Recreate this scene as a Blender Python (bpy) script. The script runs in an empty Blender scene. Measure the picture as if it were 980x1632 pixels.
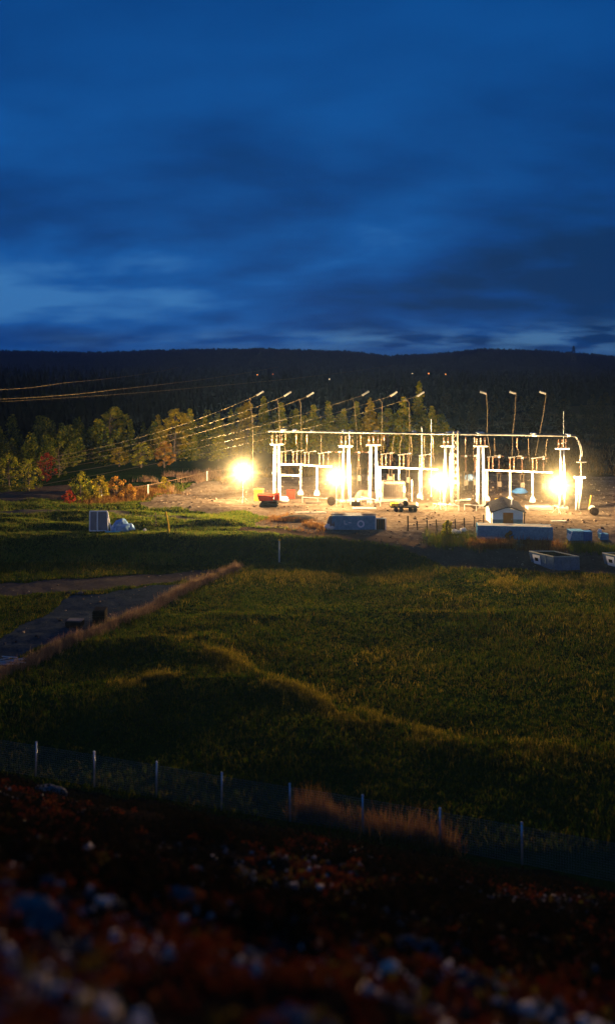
import bpy, math, random
import numpy as np
from mathutils import Vector, Matrix, noise as mnoise
R = random.Random(7)
NR = np.random.RandomState(11)
sc = bpy.context.scene
COL = sc.collection
H, F, CX, HY = 26.0, 1300.0, 490.0, 578.0        # eye height, focal length in px of the 980 px frame, horizon row

# ------------------------------------------------------------------ world placement helpers
def vnoise(x, y, seed=0):
    xi = np.floor(x).astype(np.int64); yi = np.floor(y).astype(np.int64)
    fx = x - xi; fy = y - yi
    fx = fx*fx*(3-2*fx); fy = fy*fy*(3-2*fy)
    def h(a, b):
        n = (a*374761393 + b*668265263 + seed*1442695041) & 0x7fffffff
        n = ((n ^ (n >> 13))*1274126177) & 0x7fffffff
        n = (n ^ (n >> 16)) & 0xffff
        return n/65535.0
    a, b, c, d = h(xi, yi), h(xi+1, yi), h(xi, yi+1), h(xi+1, yi+1)
    return (a*(1-fx)+b*fx)*(1-fy) + (c*(1-fx)+d*fx)*fy
def fbm(x, y, sc_, oc=4, seed=0):
    s = 0; a = 1.0; t = 0
    for k in range(oc):
        s = s + a*(vnoise(x/sc_*2**k + 17.3*k, y/sc_*2**k - 9.1*k, seed+k) - .5); t += a; a *= .5
    return s/t*2
def sstep(a, b, x):
    t = np.clip((x-a)/(b-a), 0, 1); return t*t*(3-2*t)
BF = ([-400,0,200,340,450,700,850,980,1400], [925,918,915,906,898,905,910,916,930])
BT = ([-400,0,200,340,450,589,674,760,980,1400], [840,842,845,843,851,860,871,870,876,885])
ZT = ([-400,600,700,1400], [2.4,2.4,1.2,1.2])
RG = ([-500,0,150,250,420,560,620,700,770,860,980,1500], [566,560,563,559,557,562,569,565,557,560,569,576])
RIDGES = [([(322,1030),(345,1055),(390,1085),(455,1110),(530,1143),(600,1160),(690,1190)], .6, 1.5),
          ([(190,1098),(240,1094),(285,1100)], .25, 1.3),
          ([(250,1012),(300,1000),(350,985)], .25, 1.6),
          ([(420,985),(500,975),(600,972)], .3, 2.4)]
def gp(px, py, z=0.0):
    Y = F*(H-z)/(py-HY); return ((px-CX)*Y/F, Y)
def seg_dist(X, Y, pts):
    d = np.full(X.shape, 1e9)
    for (a, b) in zip(pts[:-1], pts[1:]):
        ax, ay = a; bx, by = b
        t = np.clip(((X-ax)*(bx-ax)+(Y-ay)*(by-ay))/((bx-ax)**2+(by-ay)**2), 0, 1)
        d = np.minimum(d, np.hypot(X-ax-t*(bx-ax), Y-ay-t*(by-ay)))
    return d
def foot(s): return 44.0/(1+.321*np.clip(s, -.8, .8))
def nominal(X, Y):
    Yc = np.maximum(Y, 1.0); s = np.clip(X/Yc, -.8, .8); px = CX+F*s
    y0 = F*H/(np.interp(px, *BF)-HY)
    zt = np.interp(px, *ZT)
    y1 = F*(H-zt)/(np.interp(px, *BT)-HY)
    ft = foot(s)
    z = zt*sstep(0, 1, (Y-y0)/np.maximum(y1-y0, .5))*1.0
    z = z + (2.65-zt)*sstep(0, 9, Y-y1)
    z = z + np.interp(Y, [125,165,250,400,700,1000,1250], [0,.4,1.9,4.3,5.5,7.5,11])
    ridge = 26+(HY-np.interp(px, *RG))*2000/F
    z = z + (ridge-14)*sstep(1200, 2000, Y)*(1-.6*sstep(2050, 3000, Y))
    t = np.clip(Y/ft, 0, 1)
    heap = H-(1.75+(H-1.75)*t)
    return np.where(Y < ft, heap, z), ft
def height(X, Y):
    X = np.asarray(X, float); Y = np.asarray(Y, float)
    z, ft = nominal(X, Y)
    inh = np.clip((ft-Y)/6, 0, 1)
    z = z + inh*np.clip(Y/14, .12, 1)*(.9*fbm(X, Y, 6.5, 4, 3)+.25*fbm(X, Y, 1.2, 2, 9))
    fld = sstep(0, 6, Y-ft)*(1-sstep(100, 108, Y))
    z = z - fld*.8*np.exp(-((X-15.5)/13)**2-((Y-76)/11)**2)
    z = z + fld*(.17*fbm(X, Y, 9, 4, 21)+.06*fbm(X, Y, 1.1, 2, 5))
    for pts, hh, w in RIDGES:
        d = seg_dist(X, Y, [gp(*p) for p in pts])
        g_ = [gp(*p) for p in pts]; yl = np.interp(X, [q[0] for q in g_], [q[1] for q in g_])
        z = z + hh*np.exp(-(d/np.where(Y < yl, w*8, w))**2)*(.85+.4*fbm(X, Y, 5, 3, 31))
    px = CX+F*X/np.maximum(Y, 1)
    yard = sstep(104, 112, Y)*(1-sstep(158, 175, Y))
    lft = 1-sstep(330, 420, px)
    z = z + yard*(.12*fbm(X*.6, Y, 4, 4, 41)+.05*fbm(X, Y, .9, 2, 47)+lft*1.25*fbm(X*.22, Y, 3.6, 3, 43))
    z = z + sstep(165, 230, Y)*(1-sstep(900, 1300, Y))*1.0*fbm(X, Y, 30, 4, 51)
    z = z + sstep(1250, 1500, Y)*5*fbm(X, Y, 220, 4, 61)*(1-sstep(1850, 2000, Y)*.8)
    return z
def gz(x, y): return float(height(np.array([x]), np.array([y]))[0])
def at(px, py, z):                      # point of the ray through a photo pixel at a given height -> x, y
    return gp(px, py, z)
def atY(px, py, Y): return Vector(((px-CX)*Y/F, Y, H-(py-HY)*Y/F))
def onground(px, py):
    Y = F*(H-2.5)/(max(py, HY+8)-HY)
    for k in range(25):
        Y = .5*Y+.5*F*(H-gz((px-CX)*Y/F, Y))/(py-HY)
    x = (px-CX)*Y/F
    return Vector((x, Y, gz(x, Y)))

# ------------------------------------------------------------------ materials
def newmat(name):
    m = bpy.data.materials.new(name); m.use_nodes = True
    nt = m.node_tree; nt.nodes.clear()
    return m, nt, nt.nodes, nt.links
def surf(name, cols, scale=1.0, rough=.85, metal=0.0, bump=.0, bscale=None, detail=6, spec=.0, lo=.3, hi=.7, island=False, transl=0, fine=None, stretch=None):
    """noise mix of colours over world position; optional bump, island variation, translucency"""
    m, nt, N, L = newmat(name)
    out = N.new('ShaderNodeOutputMaterial'); b = N.new('ShaderNodeBsdfPrincipled')
    b.inputs['Roughness'].default_value = rough; b.inputs['Metallic'].default_value = metal
    b.inputs['Specular IOR Level'].default_value = spec
    geo = N.new('ShaderNodeNewGeometry')
    nz = N.new('ShaderNodeTexNoise'); nz.inputs['Scale'].default_value = scale; nz.inputs['Detail'].default_value = detail
    nz.inputs['Roughness'].default_value = .65
    if stretch:
        mpg = N.new('ShaderNodeMapping'); mpg.inputs['Scale'].default_value = stretch
        L.new(geo.outputs['Position'], mpg.inputs['Vector']); L.new(mpg.outputs[0], nz.inputs['Vector'])
    else: L.new(geo.outputs['Position'], nz.inputs['Vector'])
    rp = N.new('ShaderNodeValToRGB'); e = rp.color_ramp.elements
    n = len(cols)
    e[0].position = lo; e[1].position = hi
    e[0].color = (*cols[0], 1); e[1].color = (*cols[-1], 1)
    for k in range(1, n-1):
        q = e.new(lo+(hi-lo)*k/(n-1)); q.color = (*cols[k], 1)
    src = nz.outputs['Fac']
    if island:
        mx = N.new('ShaderNodeMath'); mx.operation = 'MULTIPLY_ADD'
        L.new(geo.outputs['Random Per Island'], mx.inputs[0]); mx.inputs[1].default_value = .55
        ad = N.new('ShaderNodeMath'); ad.operation = 'MULTIPLY'; L.new(nz.outputs['Fac'], ad.inputs[0]); ad.inputs[1].default_value = .5
        L.new(ad.outputs[0], mx.inputs[2]); src = mx.outputs[0]
    if fine:
        n2 = N.new('ShaderNodeTexNoise'); n2.inputs['Scale'].default_value = fine; n2.inputs['Detail'].default_value = 4
        L.new(geo.outputs['Position'], n2.inputs['Vector'])
        q = N.new('ShaderNodeMath'); q.operation = 'MULTIPLY_ADD'; q.inputs[1].default_value = .6; 
        L.new(n2.outputs['Fac'], q.inputs[0])
        q2 = N.new('ShaderNodeMath'); q2.operation = 'MULTIPLY_ADD'; q2.inputs[1].default_value = .6; q2.inputs[2].default_value = -.1
        L.new(src, q2.inputs[0]); L.new(q2.outputs[0], q.inputs[2]); 
        src = q.outputs[0]
    L.new(src, rp.inputs['Fac']); L.new(rp.outputs['Color'], b.inputs['Base Color'])
    if bump:
        bn = N.new('ShaderNodeTexNoise'); bn.inputs['Scale'].default_value = bscale or scale*6; bn.inputs['Detail'].default_value = 5
        L.new(geo.outputs['Position'], bn.inputs['Vector'])
        bp = N.new('ShaderNodeBump'); bp.inputs['Strength'].default_value = bump; bp.inputs['Distance'].default_value = .12
        L.new(bn.outputs['Fac'], bp.inputs['Height']); L.new(bp.outputs['Normal'], b.inputs['Normal'])
    if transl:
        t = N.new('ShaderNodeBsdfTranslucent'); L.new(rp.outputs['Color'], t.inputs['Color'])
        ms = N.new('ShaderNodeMixShader'); ms.inputs[0].default_value = transl
        L.new(b.outputs[0], ms.inputs[1]); L.new(t.outputs[0], ms.inputs[2]); L.new(ms.outputs[0], out.inputs['Surface'])
    else:
        L.new(b.outputs[0], out.inputs['Surface'])
    return m
def emis(name, col, st):
    m, nt, N, L = newmat(name)
    out = N.new('ShaderNodeOutputMaterial'); e = N.new('ShaderNodeEmission')
    e.inputs['Color'].default_value = (*col, 1); e.inputs['Strength'].default_value = st
    L.new(e.outputs[0], out.inputs['Surface']); return m
M = {}
M['grass'] = surf('grass ground', [(.012,.010,.002),(.012,.022,.003),(.020,.034,.004),(.036,.036,.005)], .22, .95, bump=.6, bscale=3, fine=2.5)
M['litgrass'] = surf('lamplit grass', [(.045,.085,.008),(.085,.135,.012),(.15,.155,.020),(.21,.16,.034)], .3, .8, island=True, transl=.4, lo=.25, hi=.8)  # lit copy of the grass blades, lamplight put into the colour
M['blade'] = surf('grass blades', [(.014,.034,.002),(.038,.070,.003),(.080,.086,.005),(.15,.10,.012)], .13, .8, island=True, transl=.4, lo=.25, hi=.8)
M['straw'] = surf('straw grass', [(.07,.062,.005),(.18,.135,.010),(.30,.20,.022)], .3, .8, island=True, transl=.4)
M['track'] = surf('dirt track', [(.05,.042,.032),(.09,.075,.058)], .8, .95, bump=.5)
M['yard'] = surf('yard gravel', [(.052,.035,.025),(.115,.082,.060),(.185,.145,.112)], .25, .95, bump=1.0, bscale=3, fine=1.6, stretch=(.35,2.2,1))
M['road'] = surf('gravel road', [(.055,.034,.022),(.105,.068,.046)], .5, .95, bump=.6, fine=3)
M['path'] = surf('path gravel', [(.036,.027,.023),(.07,.055,.048)], .7, .95, bump=.5, fine=3)
M['pad'] = surf('pad gravel', [(.018,.022,.027),(.042,.050,.060)], .6, .6, bump=.6, fine=3.5)
M['slope'] = surf('bare earth slope', [(.024,.013,.006),(.055,.028,.014),(.034,.028,.008),(.07,.038,.02)], .09, .95, bump=.6, bscale=1.2, fine=.8)
M['forestfloor'] = surf('forest floor', [(.002,.0025,.0015),(.007,.006,.003)], .1, .95)
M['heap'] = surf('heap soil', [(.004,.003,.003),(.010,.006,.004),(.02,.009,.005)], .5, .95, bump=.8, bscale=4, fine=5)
M['stone'] = surf('rubble stone', [(.016,.014,.014),(.045,.042,.042),(.09,.08,.076),(.30,.25,.21)], 1.5, .7, bump=.4, bscale=9, island=True, lo=.3, hi=.95)
M['palestone'] = surf('pale stone', [(.20,.15,.13),(.58,.42,.32)], 3, .6, island=True)
M['redleaf'] = surf('red shrub leaves', [(.015,.003,.002),(.10,.010,.005),(.16,.034,.007),(.08,.05,.012)], .5, .6, island=True, transl=.3, lo=.15, hi=.9)
M['rustleaf'] = surf('yellow shrub leaves', [(.06,.02,.004),(.17,.07,.010),(.14,.12,.016)], .5, .5, island=True, transl=.3)
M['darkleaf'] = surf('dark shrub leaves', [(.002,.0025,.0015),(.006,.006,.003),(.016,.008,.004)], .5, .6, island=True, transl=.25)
M['reed'] = surf('dry reeds', [(.13,.075,.045),(.24,.13,.08),(.30,.20,.11)], .3, .8, island=True, transl=.35)
M['rust'] = surf('rust grass', [(.10,.036,.012),(.19,.08,.02),(.25,.13,.035)], .3, .8, island=True, transl=.35)
M['yardstone'] = surf('yard stones', [(.05,.035,.028),(.13,.09,.065),(.24,.18,.13)], 1.2, .9, island=True)
M['slopescrub'] = surf('slope scrub', [(.04,.024,.010),(.08,.055,.016),(.13,.075,.025)], .2, .9, island=True, transl=.3)
M['steel'] = surf('galvanised steel', [(.42,.41,.40),(.58,.57,.55)], 2.0, .45, .25, spec=.5)
M['paintwhite'] = surf('white paint', [(.70,.68,.64),(.82,.80,.77)], 1.2, .5)
M['porcelain'] = surf('brown porcelain', [(.10,.05,.03),(.16,.08,.045)], 3, .25, spec=.6)
M['greypor'] = surf('grey porcelain', [(.14,.135,.13),(.24,.23,.22)], 3, .3, spec=.5)
M['alu'] = surf('aluminium tube', [(.03,.028,.028),(.08,.075,.074)], .6, .6, .3, spec=.5)
M['wire'] = surf('conductor', [(.10,.075,.045),(.17,.13,.08)], 1, .5, .2)
M['polesteel'] = surf('weathered pole', [(.06,.043,.028),(.12,.088,.058)], 1, .6, .2)
M['darkwood'] = surf('tarred wood', [(.012,.010,.008),(.03,.024,.018)], 2, .8)
M['concrete'] = surf('concrete', [(.28,.26,.23),(.42,.39,.35)], 1.5, .9, bump=.3)
M['bluepaint'] = surf('worn blue paint', [(.07,.17,.28),(.11,.25,.40),(.16,.34,.50)], .9, .55, fine=4)
M['lining'] = surf('dark tub lining', [(.02,.022,.010),(.05,.045,.02),(.07,.04,.02)], 1.2, .8)  # dark brown green, darker than the outer tub paint
M['rim'] = surf('lamplit pale rim', [(.45,.40,.26),(.65,.60,.42)], 1.5, .5)  # lamplight on the tub edge put into the pale yellow colour
M['deepblue'] = surf('deep blue paint', [(.03,.09,.24),(.05,.15,.38)], 1.2, .5, fine=4)
M['greyblue'] = surf('grey blue tub paint', [(.08,.12,.16),(.15,.21,.29)], 1.4, .55, fine=5)
M['lightblue'] = surf('pale blue marking', [(.42,.52,.68),(.52,.62,.76)], 2, .6)
M['hutwall'] = surf('hut plaster', [(.68,.66,.68),(.80,.78,.80)], 1.5, .85, fine=6)
M['hutplinth'] = surf('hut plinth', [(.16,.15,.16),(.26,.25,.26)], 3, .9, fine=8)
M['hutroof'] = surf('hut roof', [(.045,.042,.046),(.085,.08,.085)], 2.5, .9, bump=.8, bscale=12, fine=6)
M['door'] = surf('brown door', [(.24,.075,.02),(.32,.11,.03)], 2, .7)
M['redpaint'] = surf('red paint', [(.32,.03,.02),(.46,.06,.035)], 1.5, .45)
M['yellow'] = surf('yellow paint', [(.55,.33,.04),(.68,.44,.06)], 1.5, .5)
M['rubber'] = surf('black rubber', [(.012,.012,.012),(.03,.028,.026)], 2, .8)
M['tarp'] = surf('blue tarpaulin', [(.10,.20,.36),(.22,.36,.55),(.45,.55,.68)], 1.4, .5, island=False, fine=3)
M['sheet'] = surf('milky sheet', [(.17,.155,.16),(.25,.23,.23)], 1, .6)
M['cyan'] = surf('turquoise plank', [(.10,.40,.50),(.16,.50,.58)], 2, .6)
M['whitebag'] = surf('white sacking', [(.62,.58,.52),(.80,.76,.70)], 3, .8)
M['dark'] = surf('dark metal', [(.015,.013,.012),(.035,.03,.026)], 2, .6)
M['cabinet'] = surf('grey brown cabinet', [(.15,.12,.10),(.22,.18,.15)], 1.2, .7)
M['bark'] = surf('bark', [(.05,.035,.025),(.12,.09,.07)], 3, .9)
M['spruce'] = surf('spruce needles', [(.016,.028,.004),(.048,.064,.006),(.13,.118,.009)], .4, .75, island=True, transl=.2)
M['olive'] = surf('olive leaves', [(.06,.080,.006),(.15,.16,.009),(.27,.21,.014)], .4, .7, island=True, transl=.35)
M['gold'] = surf('golden leaves', [(.10,.09,.008),(.22,.17,.012),(.32,.22,.016)], .4, .7, island=True, transl=.4)
M['orange'] = surf('orange leaves', [(.16,.07,.012),(.30,.13,.018),(.34,.19,.03)], .4, .7, island=True, transl=.4)
M['red'] = surf('red leaves', [(.12,.010,.010),(.24,.022,.016),(.30,.07,.02)], .4, .7, island=True, transl=.4)
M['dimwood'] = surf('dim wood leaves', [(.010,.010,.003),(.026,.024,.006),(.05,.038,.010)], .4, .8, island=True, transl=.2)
M['hillwood'] = surf('hill wood', [(.0008,.001,.0008),(.002,.0022,.0015)], .05, .95)
M['farwood'] = surf('far wood', [(.0015,.002,.001),(.0045,.005,.002)], .05, .9, island=True)
M['net'] = surf('wire netting', [(.16,.17,.18),(.24,.25,.26)], 2, .4, .6, spec=.6)
M['postmetal'] = surf('fence post metal', [(.45,.45,.46),(.62,.62,.62)], 2, .35, .5, spec=.7)

# ------------------------------------------------------------------ mesh builder (world coordinates)
class MB:
    def __init__(s): s.v = []; s.f = []
    def add(s, vs, fs):
        o = len(s.v); s.v += [tuple(v) for v in vs]; s.f += [tuple(i+o for i in f) for f in fs]
    def box(s, c, d, rz=0, bev=0, M3=None):
        x, y, z = d[0]/2, d[1]/2, d[2]/2
        b = min(bev, x*.9, y*.9, z*.9)
        if b <= 0:
            vs = [(-x,-y,-z),(x,-y,-z),(x,y,-z),(-x,y,-z),(-x,-y,z),(x,-y,z),(x,y,z),(-x,y,z)]
            fs = [(0,3,2,1),(4,5,6,7),(0,1,5,4),(1,2,6,5),(2,3,7,6),(3,0,4,7)]
        else:
            ring = lambda zz, i: [(-x+i,-y,zz),(x-i,-y,zz),(x,-y+i,zz),(x,y-i,zz),(x-i,y,zz),(-x+i,y,zz),(-x,y-i,zz),(-x,-y+i,zz)]
            def ins(zz): return [(a*(x-b)/x, q*(y-b)/y, zz) for a, q, _ in ring(zz, b)]
            vs = ins(-z)+ring(-z+b, b)+ring(z-b, b)+ins(z)
            fs = [tuple(range(7,-1,-1)), tuple(range(24,32))]
            for l in range(3):
                for k in range(8): fs.append((l*8+k, l*8+(k+1)%8, l*8+8+(k+1)%8, l*8+8+k))
        m = M3 or Matrix.Rotation(rz, 3, 'Z'); c = Vector(c)
        s.add([m @ Vector(v)+c for v in vs], fs); return s
    def tube(s, pts, r, n=8, r2=None, cap=True):
        pts = [Vector(p) for p in pts]; rs = r if isinstance(r, (list, tuple)) else [r+(((r2 if r2 is not None else r)-r)*k/max(1, len(pts)-1)) for k in range(len(pts))]
        vs = []; up = None
        for k, p in enumerate(pts):
            d = (pts[min(k+1, len(pts)-1)]-pts[max(k-1, 0)])
            d = d.normalized() if d.length > 1e-9 else Vector((0,0,1))
            if up is None: up = Vector((1,0,0)) if abs(d.x) < .8 else Vector((0,1,0))
            a = d.cross(up).normalized(); b = d.cross(a).normalized(); up = -b if False else up
            for j in range(n):
                t = 2*math.pi*j/n; vs.append(p+(a*math.cos(t)+b*math.sin(t))*rs[k])
        fs = []
        for k in range(len(pts)-1):
            for j in range(n): fs.append((k*n+j, k*n+(j+1)%n, k*n+n+(j+1)%n, k*n+n+j))
        if cap: fs += [tuple(range(n-1,-1,-1)), tuple(range((len(pts)-1)*n, len(pts)*n))]
        s.add(vs, fs); return s
    def lathe(s, base, prof, n=12, axis=None):
        q = Vector((0,0,1)).rotation_difference(Vector(axis)).to_matrix() if axis is not None else Matrix.Identity(3)
        vs = []
        for r, z in prof:
            for j in range(n):
                t = 2*math.pi*j/n; vs.append(q @ Vector((r*math.cos(t), r*math.sin(t), z))+Vector(base))
        fs = []
        for k in range(len(prof)-1):
            for j in range(n): fs.append((k*n+j, k*n+(j+1)%n, k*n+n+(j+1)%n, k*n+n+j))
        fs += [tuple(range(n-1,-1,-1)), tuple(range((len(prof)-1)*n, len(prof)*n))]
        s.add(vs, fs); return s
    def ins(s, a, b, r, sheds=6, n=10):              # a ribbed insulator from a to b
        a = Vector(a); b = Vector(b); L_ = (b-a).length; pr = []
        for k in range(sheds):
            z0 = L_*k/sheds; dz = L_/sheds
            pr += [(r*.5, z0+.001), (r, z0+dz*.35), (r*.5, z0+dz*.55)]
        pr.append((r*.5, L_)); return s.lathe(a, pr, n, (b-a).normalized())
    def blob(s, c, rad, sq=(1,1,1), seed=0, sub=2, amp=.25, flat=True):
        import bmesh
        bm = bmesh.new(); bmesh.ops.create_icosphere(bm, subdivisions=sub, radius=1)
        vs = []
        for v in bm.verts:
            k = 1+amp*mnoise.noise(v.co*1.6+Vector((seed*3.1, seed*1.7, 0)))+amp*.5*mnoise.noise(v.co*4+Vector((0, seed, seed)))
            p = Vector((v.co.x*sq[0], v.co.y*sq[1], v.co.z*sq[2]))*rad*k
            vs.append(p+Vector(c))
        fs = [tuple(v.index for v in f.verts) for f in bm.faces]; bm.free()
        s.add(vs, fs); return s
    def build(s, name, mat, parent=None, base=None, smooth=False):
        me = bpy.data.meshes.new(name)
        o = bpy.data.objects.new(name, me)
        org = Vector((0,0,0))
        if parent is not None:
            p = parent
            while p is not None: org += p.location; p = p.parent
        elif base is not None: org = Vector(base); o.location = org
        me.from_pydata([(v[0]-org.x, v[1]-org.y, v[2]-org.z) for v in s.v], [], s.f)
        me.materials.append(mat)
        if smooth: me.polygons.foreach_set('use_smooth', [True]*len(me.polygons))
        me.update(); COL.objects.link(o)
        if parent is not None: o.parent = parent
        return o
def npmesh(name, V, faces_idx, mat, smooth=False, loc=None, parent=None):
    """V (n,3), faces_idx (m,k) uniform polygons"""
    me = bpy.data.meshes.new(name); n = len(V); m, k = faces_idx.shape
    me.vertices.add(n); me.vertices.foreach_set('co', np.ascontiguousarray(V, np.float32).ravel())
    me.loops.add(m*k); me.loops.foreach_set('vertex_index', np.ascontiguousarray(faces_idx, np.int32).ravel())
    me.polygons.add(m); me.polygons.foreach_set('loop_start', np.arange(0, m*k, k, dtype=np.int32))
    me.polygons.foreach_set('loop_total', np.full(m, k, np.int32))
    if smooth: me.polygons.foreach_set('use_smooth', np.ones(m, bool))
    me.materials.append(mat); me.update(calc_edges=True); me.validate()
    o = bpy.data.objects.new(name, me); COL.objects.link(o)
    if parent is not None: o.parent = parent
    return o
def tag(o, label=None, cat=None, group=None, kind=None):
    if label: o['label'] = label
    if cat: o['category'] = cat
    if group: o['group'] = group
    if kind: o['kind'] = kind
    return o
def thing(name, label, cat, loc, group=None):
    o = bpy.data.objects.new(name, None); o.empty_display_size = .3; COL.objects.link(o)
    o.location = loc; return tag(o, label, cat, group)

# ------------------------------------------------------------------ ground: one fan-shaped sheet cut into its kinds of surface
def inpoly(px, py, poly):
    r = np.zeros(px.shape, bool); n = len(poly)
    for i in range(n):
        x1, y1 = poly[i]; x2, y2 = poly[(i+1) % n]
        if y1 == y2: continue
        c = ((y1 > py) != (y2 > py)) & (px < (x2-x1)*(py-y1)/(y2-y1)+x1)
        r ^= c
    return r
POLY = {
 'gravel_pad': [(-90,1135),(0,1066),(60,1040),(150,1003),(225,973),(285,946),(300,934),(245,934),(170,946),(112,950),(62,985),(0,1020),(-90,1062)],
 'path': [(-300,940),(0,931),(150,921),(300,911),(385,902),(375,914),(300,926),(150,941),(0,949),(-300,965)],
 'road': [(380,839),(480,847),(600,854),(690,862),(760,862),(890,866),(980,872),(1300,882),(1300,932),(980,916),(850,909),(705,904),(650,876),(589,861),(478,854),(380,846)],
 'yard': [(205,803),(250,790),(330,772),(420,762),(700,752),(980,760),(1300,768),(1300,882),(980,872),(890,866),(760,862),(690,862),(600,854),(480,847),(405,838),(425,824),(385,813),(300,809),(240,808)],
 'bare_slope': [(330,772),(380,755),(480,730),(600,715),(720,690),(860,650),(1300,630),(1300,768),(980,760),(700,752),(420,762)],
 'lane': [(-200,792),(0,788),(60,775),(118,768),(116,798),(50,798),(0,803),(-200,815)],
 'dirt_track': [(-150,816),(0,815),(70,811),(140,813),(230,822),(330,829),(330,833),(230,827),(140,819),(60,822),(-150,825)],
}
MATS = {'gravel_pad':'pad','path':'path','road':'road','yard':'yard','bare_slope':'slope','lane':'road','dirt_track':'track','heap_slope':'heap','forest_floor':'forestfloor','grass_field':'grass'}
NAMES = ['grass_field','forest_floor','bare_slope','yard','road','path','gravel_pad','lane','dirt_track','heap_slope']
def zone_of(X, Y):
    z, ft = nominal(X, Y)
    jx = .9*fbm(X, Y, 3.0, 3, 71); jy = 1.1*fbm(X, Y, 3.0, 3, 77)
    Yj = np.maximum(Y+jy, 1); Xj = X+jx
    zz, _ = nominal(Xj, Yj)
    px = CX+F*Xj/Yj; py = HY+F*(H-zz)/Yj
    zi = np.zeros(X.shape, int)
    zi[(Y+6*fbm(X, Y, 30, 3, 5) > 205)] = 1
    for nm in ('bare_slope','yard','road','path','gravel_pad','lane','dirt_track'):
        q = inpoly(px, py, POLY[nm]) & (Y > ft+2) & (Y < 420)
        zi[q] = NAMES.index(nm)
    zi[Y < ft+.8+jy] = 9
    return zi
ys = [-9.0]
while ys[-1] < 4200:
    y = ys[-1]; ys.append(y+max(.22 if y < 46 else .16, y*y/26000))
ys = np.array(ys)
us = np.concatenate([-np.geomspace(2.4, .44, 36)[:-1], np.linspace(-.44, .44, 430), np.geomspace(.44, 2.4, 36)[1:]])
GY, GU = np.meshgrid(ys, us, indexing='ij'); GX = GU*(GY+13)
GZ = height(GX, GY)
nr, nc = GX.shape
V = np.stack([GX, GY, GZ], -1).reshape(-1, 3)
ii = np.arange(nr*nc).reshape(nr, nc)
Q = np.stack([ii[:-1,:-1], ii[:-1,1:], ii[1:,1:], ii[1:,:-1]], -1).reshape(-1, 4)
cz = zone_of(V[Q].mean(1)[:,0], V[Q].mean(1)[:,1])
for k, nm in enumerate(NAMES):
    q = Q[cz == k]
    if not len(q): continue
    u, inv = np.unique(q, return_inverse=True)
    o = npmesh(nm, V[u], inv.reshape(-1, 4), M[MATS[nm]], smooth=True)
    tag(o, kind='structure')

# ------------------------------------------------------------------ grass, reeds, scrub (uncountable)
def blades(name, X, Y, hgt, wid, mat, nb=3, lean=.5, label=None, cat=None, spread=.12):
    n = len(X); Z = height(X, Y)
    Vs = []; 
    for b in range(nb):
        a = NR.rand(n)*2*np.pi; la = NR.rand(n)*2*np.pi; ln = NR.rand(n)*lean*hgt
        h = hgt*(.6+.7*NR.rand(n)); ox = X+NR.randn(n)*spread; oy = Y+NR.randn(n)*spread
        wx = np.cos(a)*wid*.5; wy = np.sin(a)*wid*.5
        p0 = np.stack([ox-wx, oy-wy, Z-.03], -1); p1 = np.stack([ox+wx, oy+wy, Z-.03], -1)
        p2 = np.stack([ox+np.cos(la)*ln, oy+np.sin(la)*ln, Z+h], -1)
        Vs.append(np.stack([p0, p1, p2], 1))
    P = np.concatenate(Vs, 0).reshape(-1, 3)
    o = npmesh(name, P, np.arange(len(P)).reshape(-1, 3), mat)
    return tag(o, label, cat, kind='stuff')
def scatter(n, y0, y1, s0=-.42, s1=.42, zones=(0,), mask=None):
    # uniform in plan over a wedge
    Y = np.sqrt(y0*y0+(y1*y1-y0*y0)*NR.rand(n)); X = Y*(s0+(s1-s0)*NR.rand(n))
    k = np.isin(zone_of(X, Y), zones)
    X, Y = X[k], Y[k]
    if mask is not None:
        k = mask(X, Y); X, Y = X[k], Y[k]
    return X, Y
X, Y = scatter(260000, 43, 152)
k = fbm(X, Y, 7, 3, 91)+1.05 > NR.rand(len(X))*.9
X, Y = X[k], Y[k]
kl = (Y > 104) & (CX+F*X/Y < 470+20*fbm(X, Y, 4, 2, 6))
blades('grass', X[kl], Y[kl], (.14+.26*NR.rand(kl.sum())**2)*(1+.8*fbm(X[kl], Y[kl], 5, 3, 94)), .08, M['litgrass'], 3, .8, 'grass with lamplight put into its green on the mounds left of the yard', 'grass', .10)
X, Y = X[~kl], Y[~kl]
blades('grass', X, Y, (.14+.26*NR.rand(len(X))**2)*(1+.8*fbm(X, Y, 6, 3, 93)), .075, M['blade'], 3, .8, 'short rough grass growing over the field and banks', 'grass', .10)
def along(pts, n, w):
    g = [np.array(gp(*p)) for p in pts]; X = []; Y = []
    L_ = [np.hypot(*(b-a)) for a, b in zip(g[:-1], g[1:])]; T = sum(L_)
    for a, b, l in zip(g[:-1], g[1:], L_):
        m = int(n*l/T); t = NR.rand(m); X.append(a[0]+(b[0]-a[0])*t+NR.randn(m)*w); Y.append(a[1]+(b[1]-a[1])*t+NR.randn(m)*w)
    return np.concatenate(X), np.concatenate(Y)
X, Y = along([(-90,1145),(0,1082),(80,1048),(160,1012),(230,978),(300,940),(345,918),(385,904)], 9000, .36)
k = fbm(X, Y, 2.0, 2, 12) > -.5; X, Y = X[k], Y[k]
blades('dry_reeds', X, Y, (.25+.75*NR.rand(len(X))**2)*(1+.5*fbm(X, Y, 1.5, 2, 14)), .04, M['reed'], 3, .35, 'pinkish brown dry stems in a strip between field and gravel pad', 'dry grass', .08)
X, Y = along([(470,1300),(560,1318),(640,1340),(725,1362)], 2200, .45)
k = fbm(X, Y, 1.8, 2, 15) > -.5; X, Y = X[k], Y[k]
blades('rust_grass', X, Y, (.3+.9*NR.rand(len(X))**2)*(1+fbm(X, Y, 2.2, 2, 16)), .045, M['rust'], 2, .5, 'rust brown tall grass at the foot of the mesh fence', 'dry grass', .12)
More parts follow.
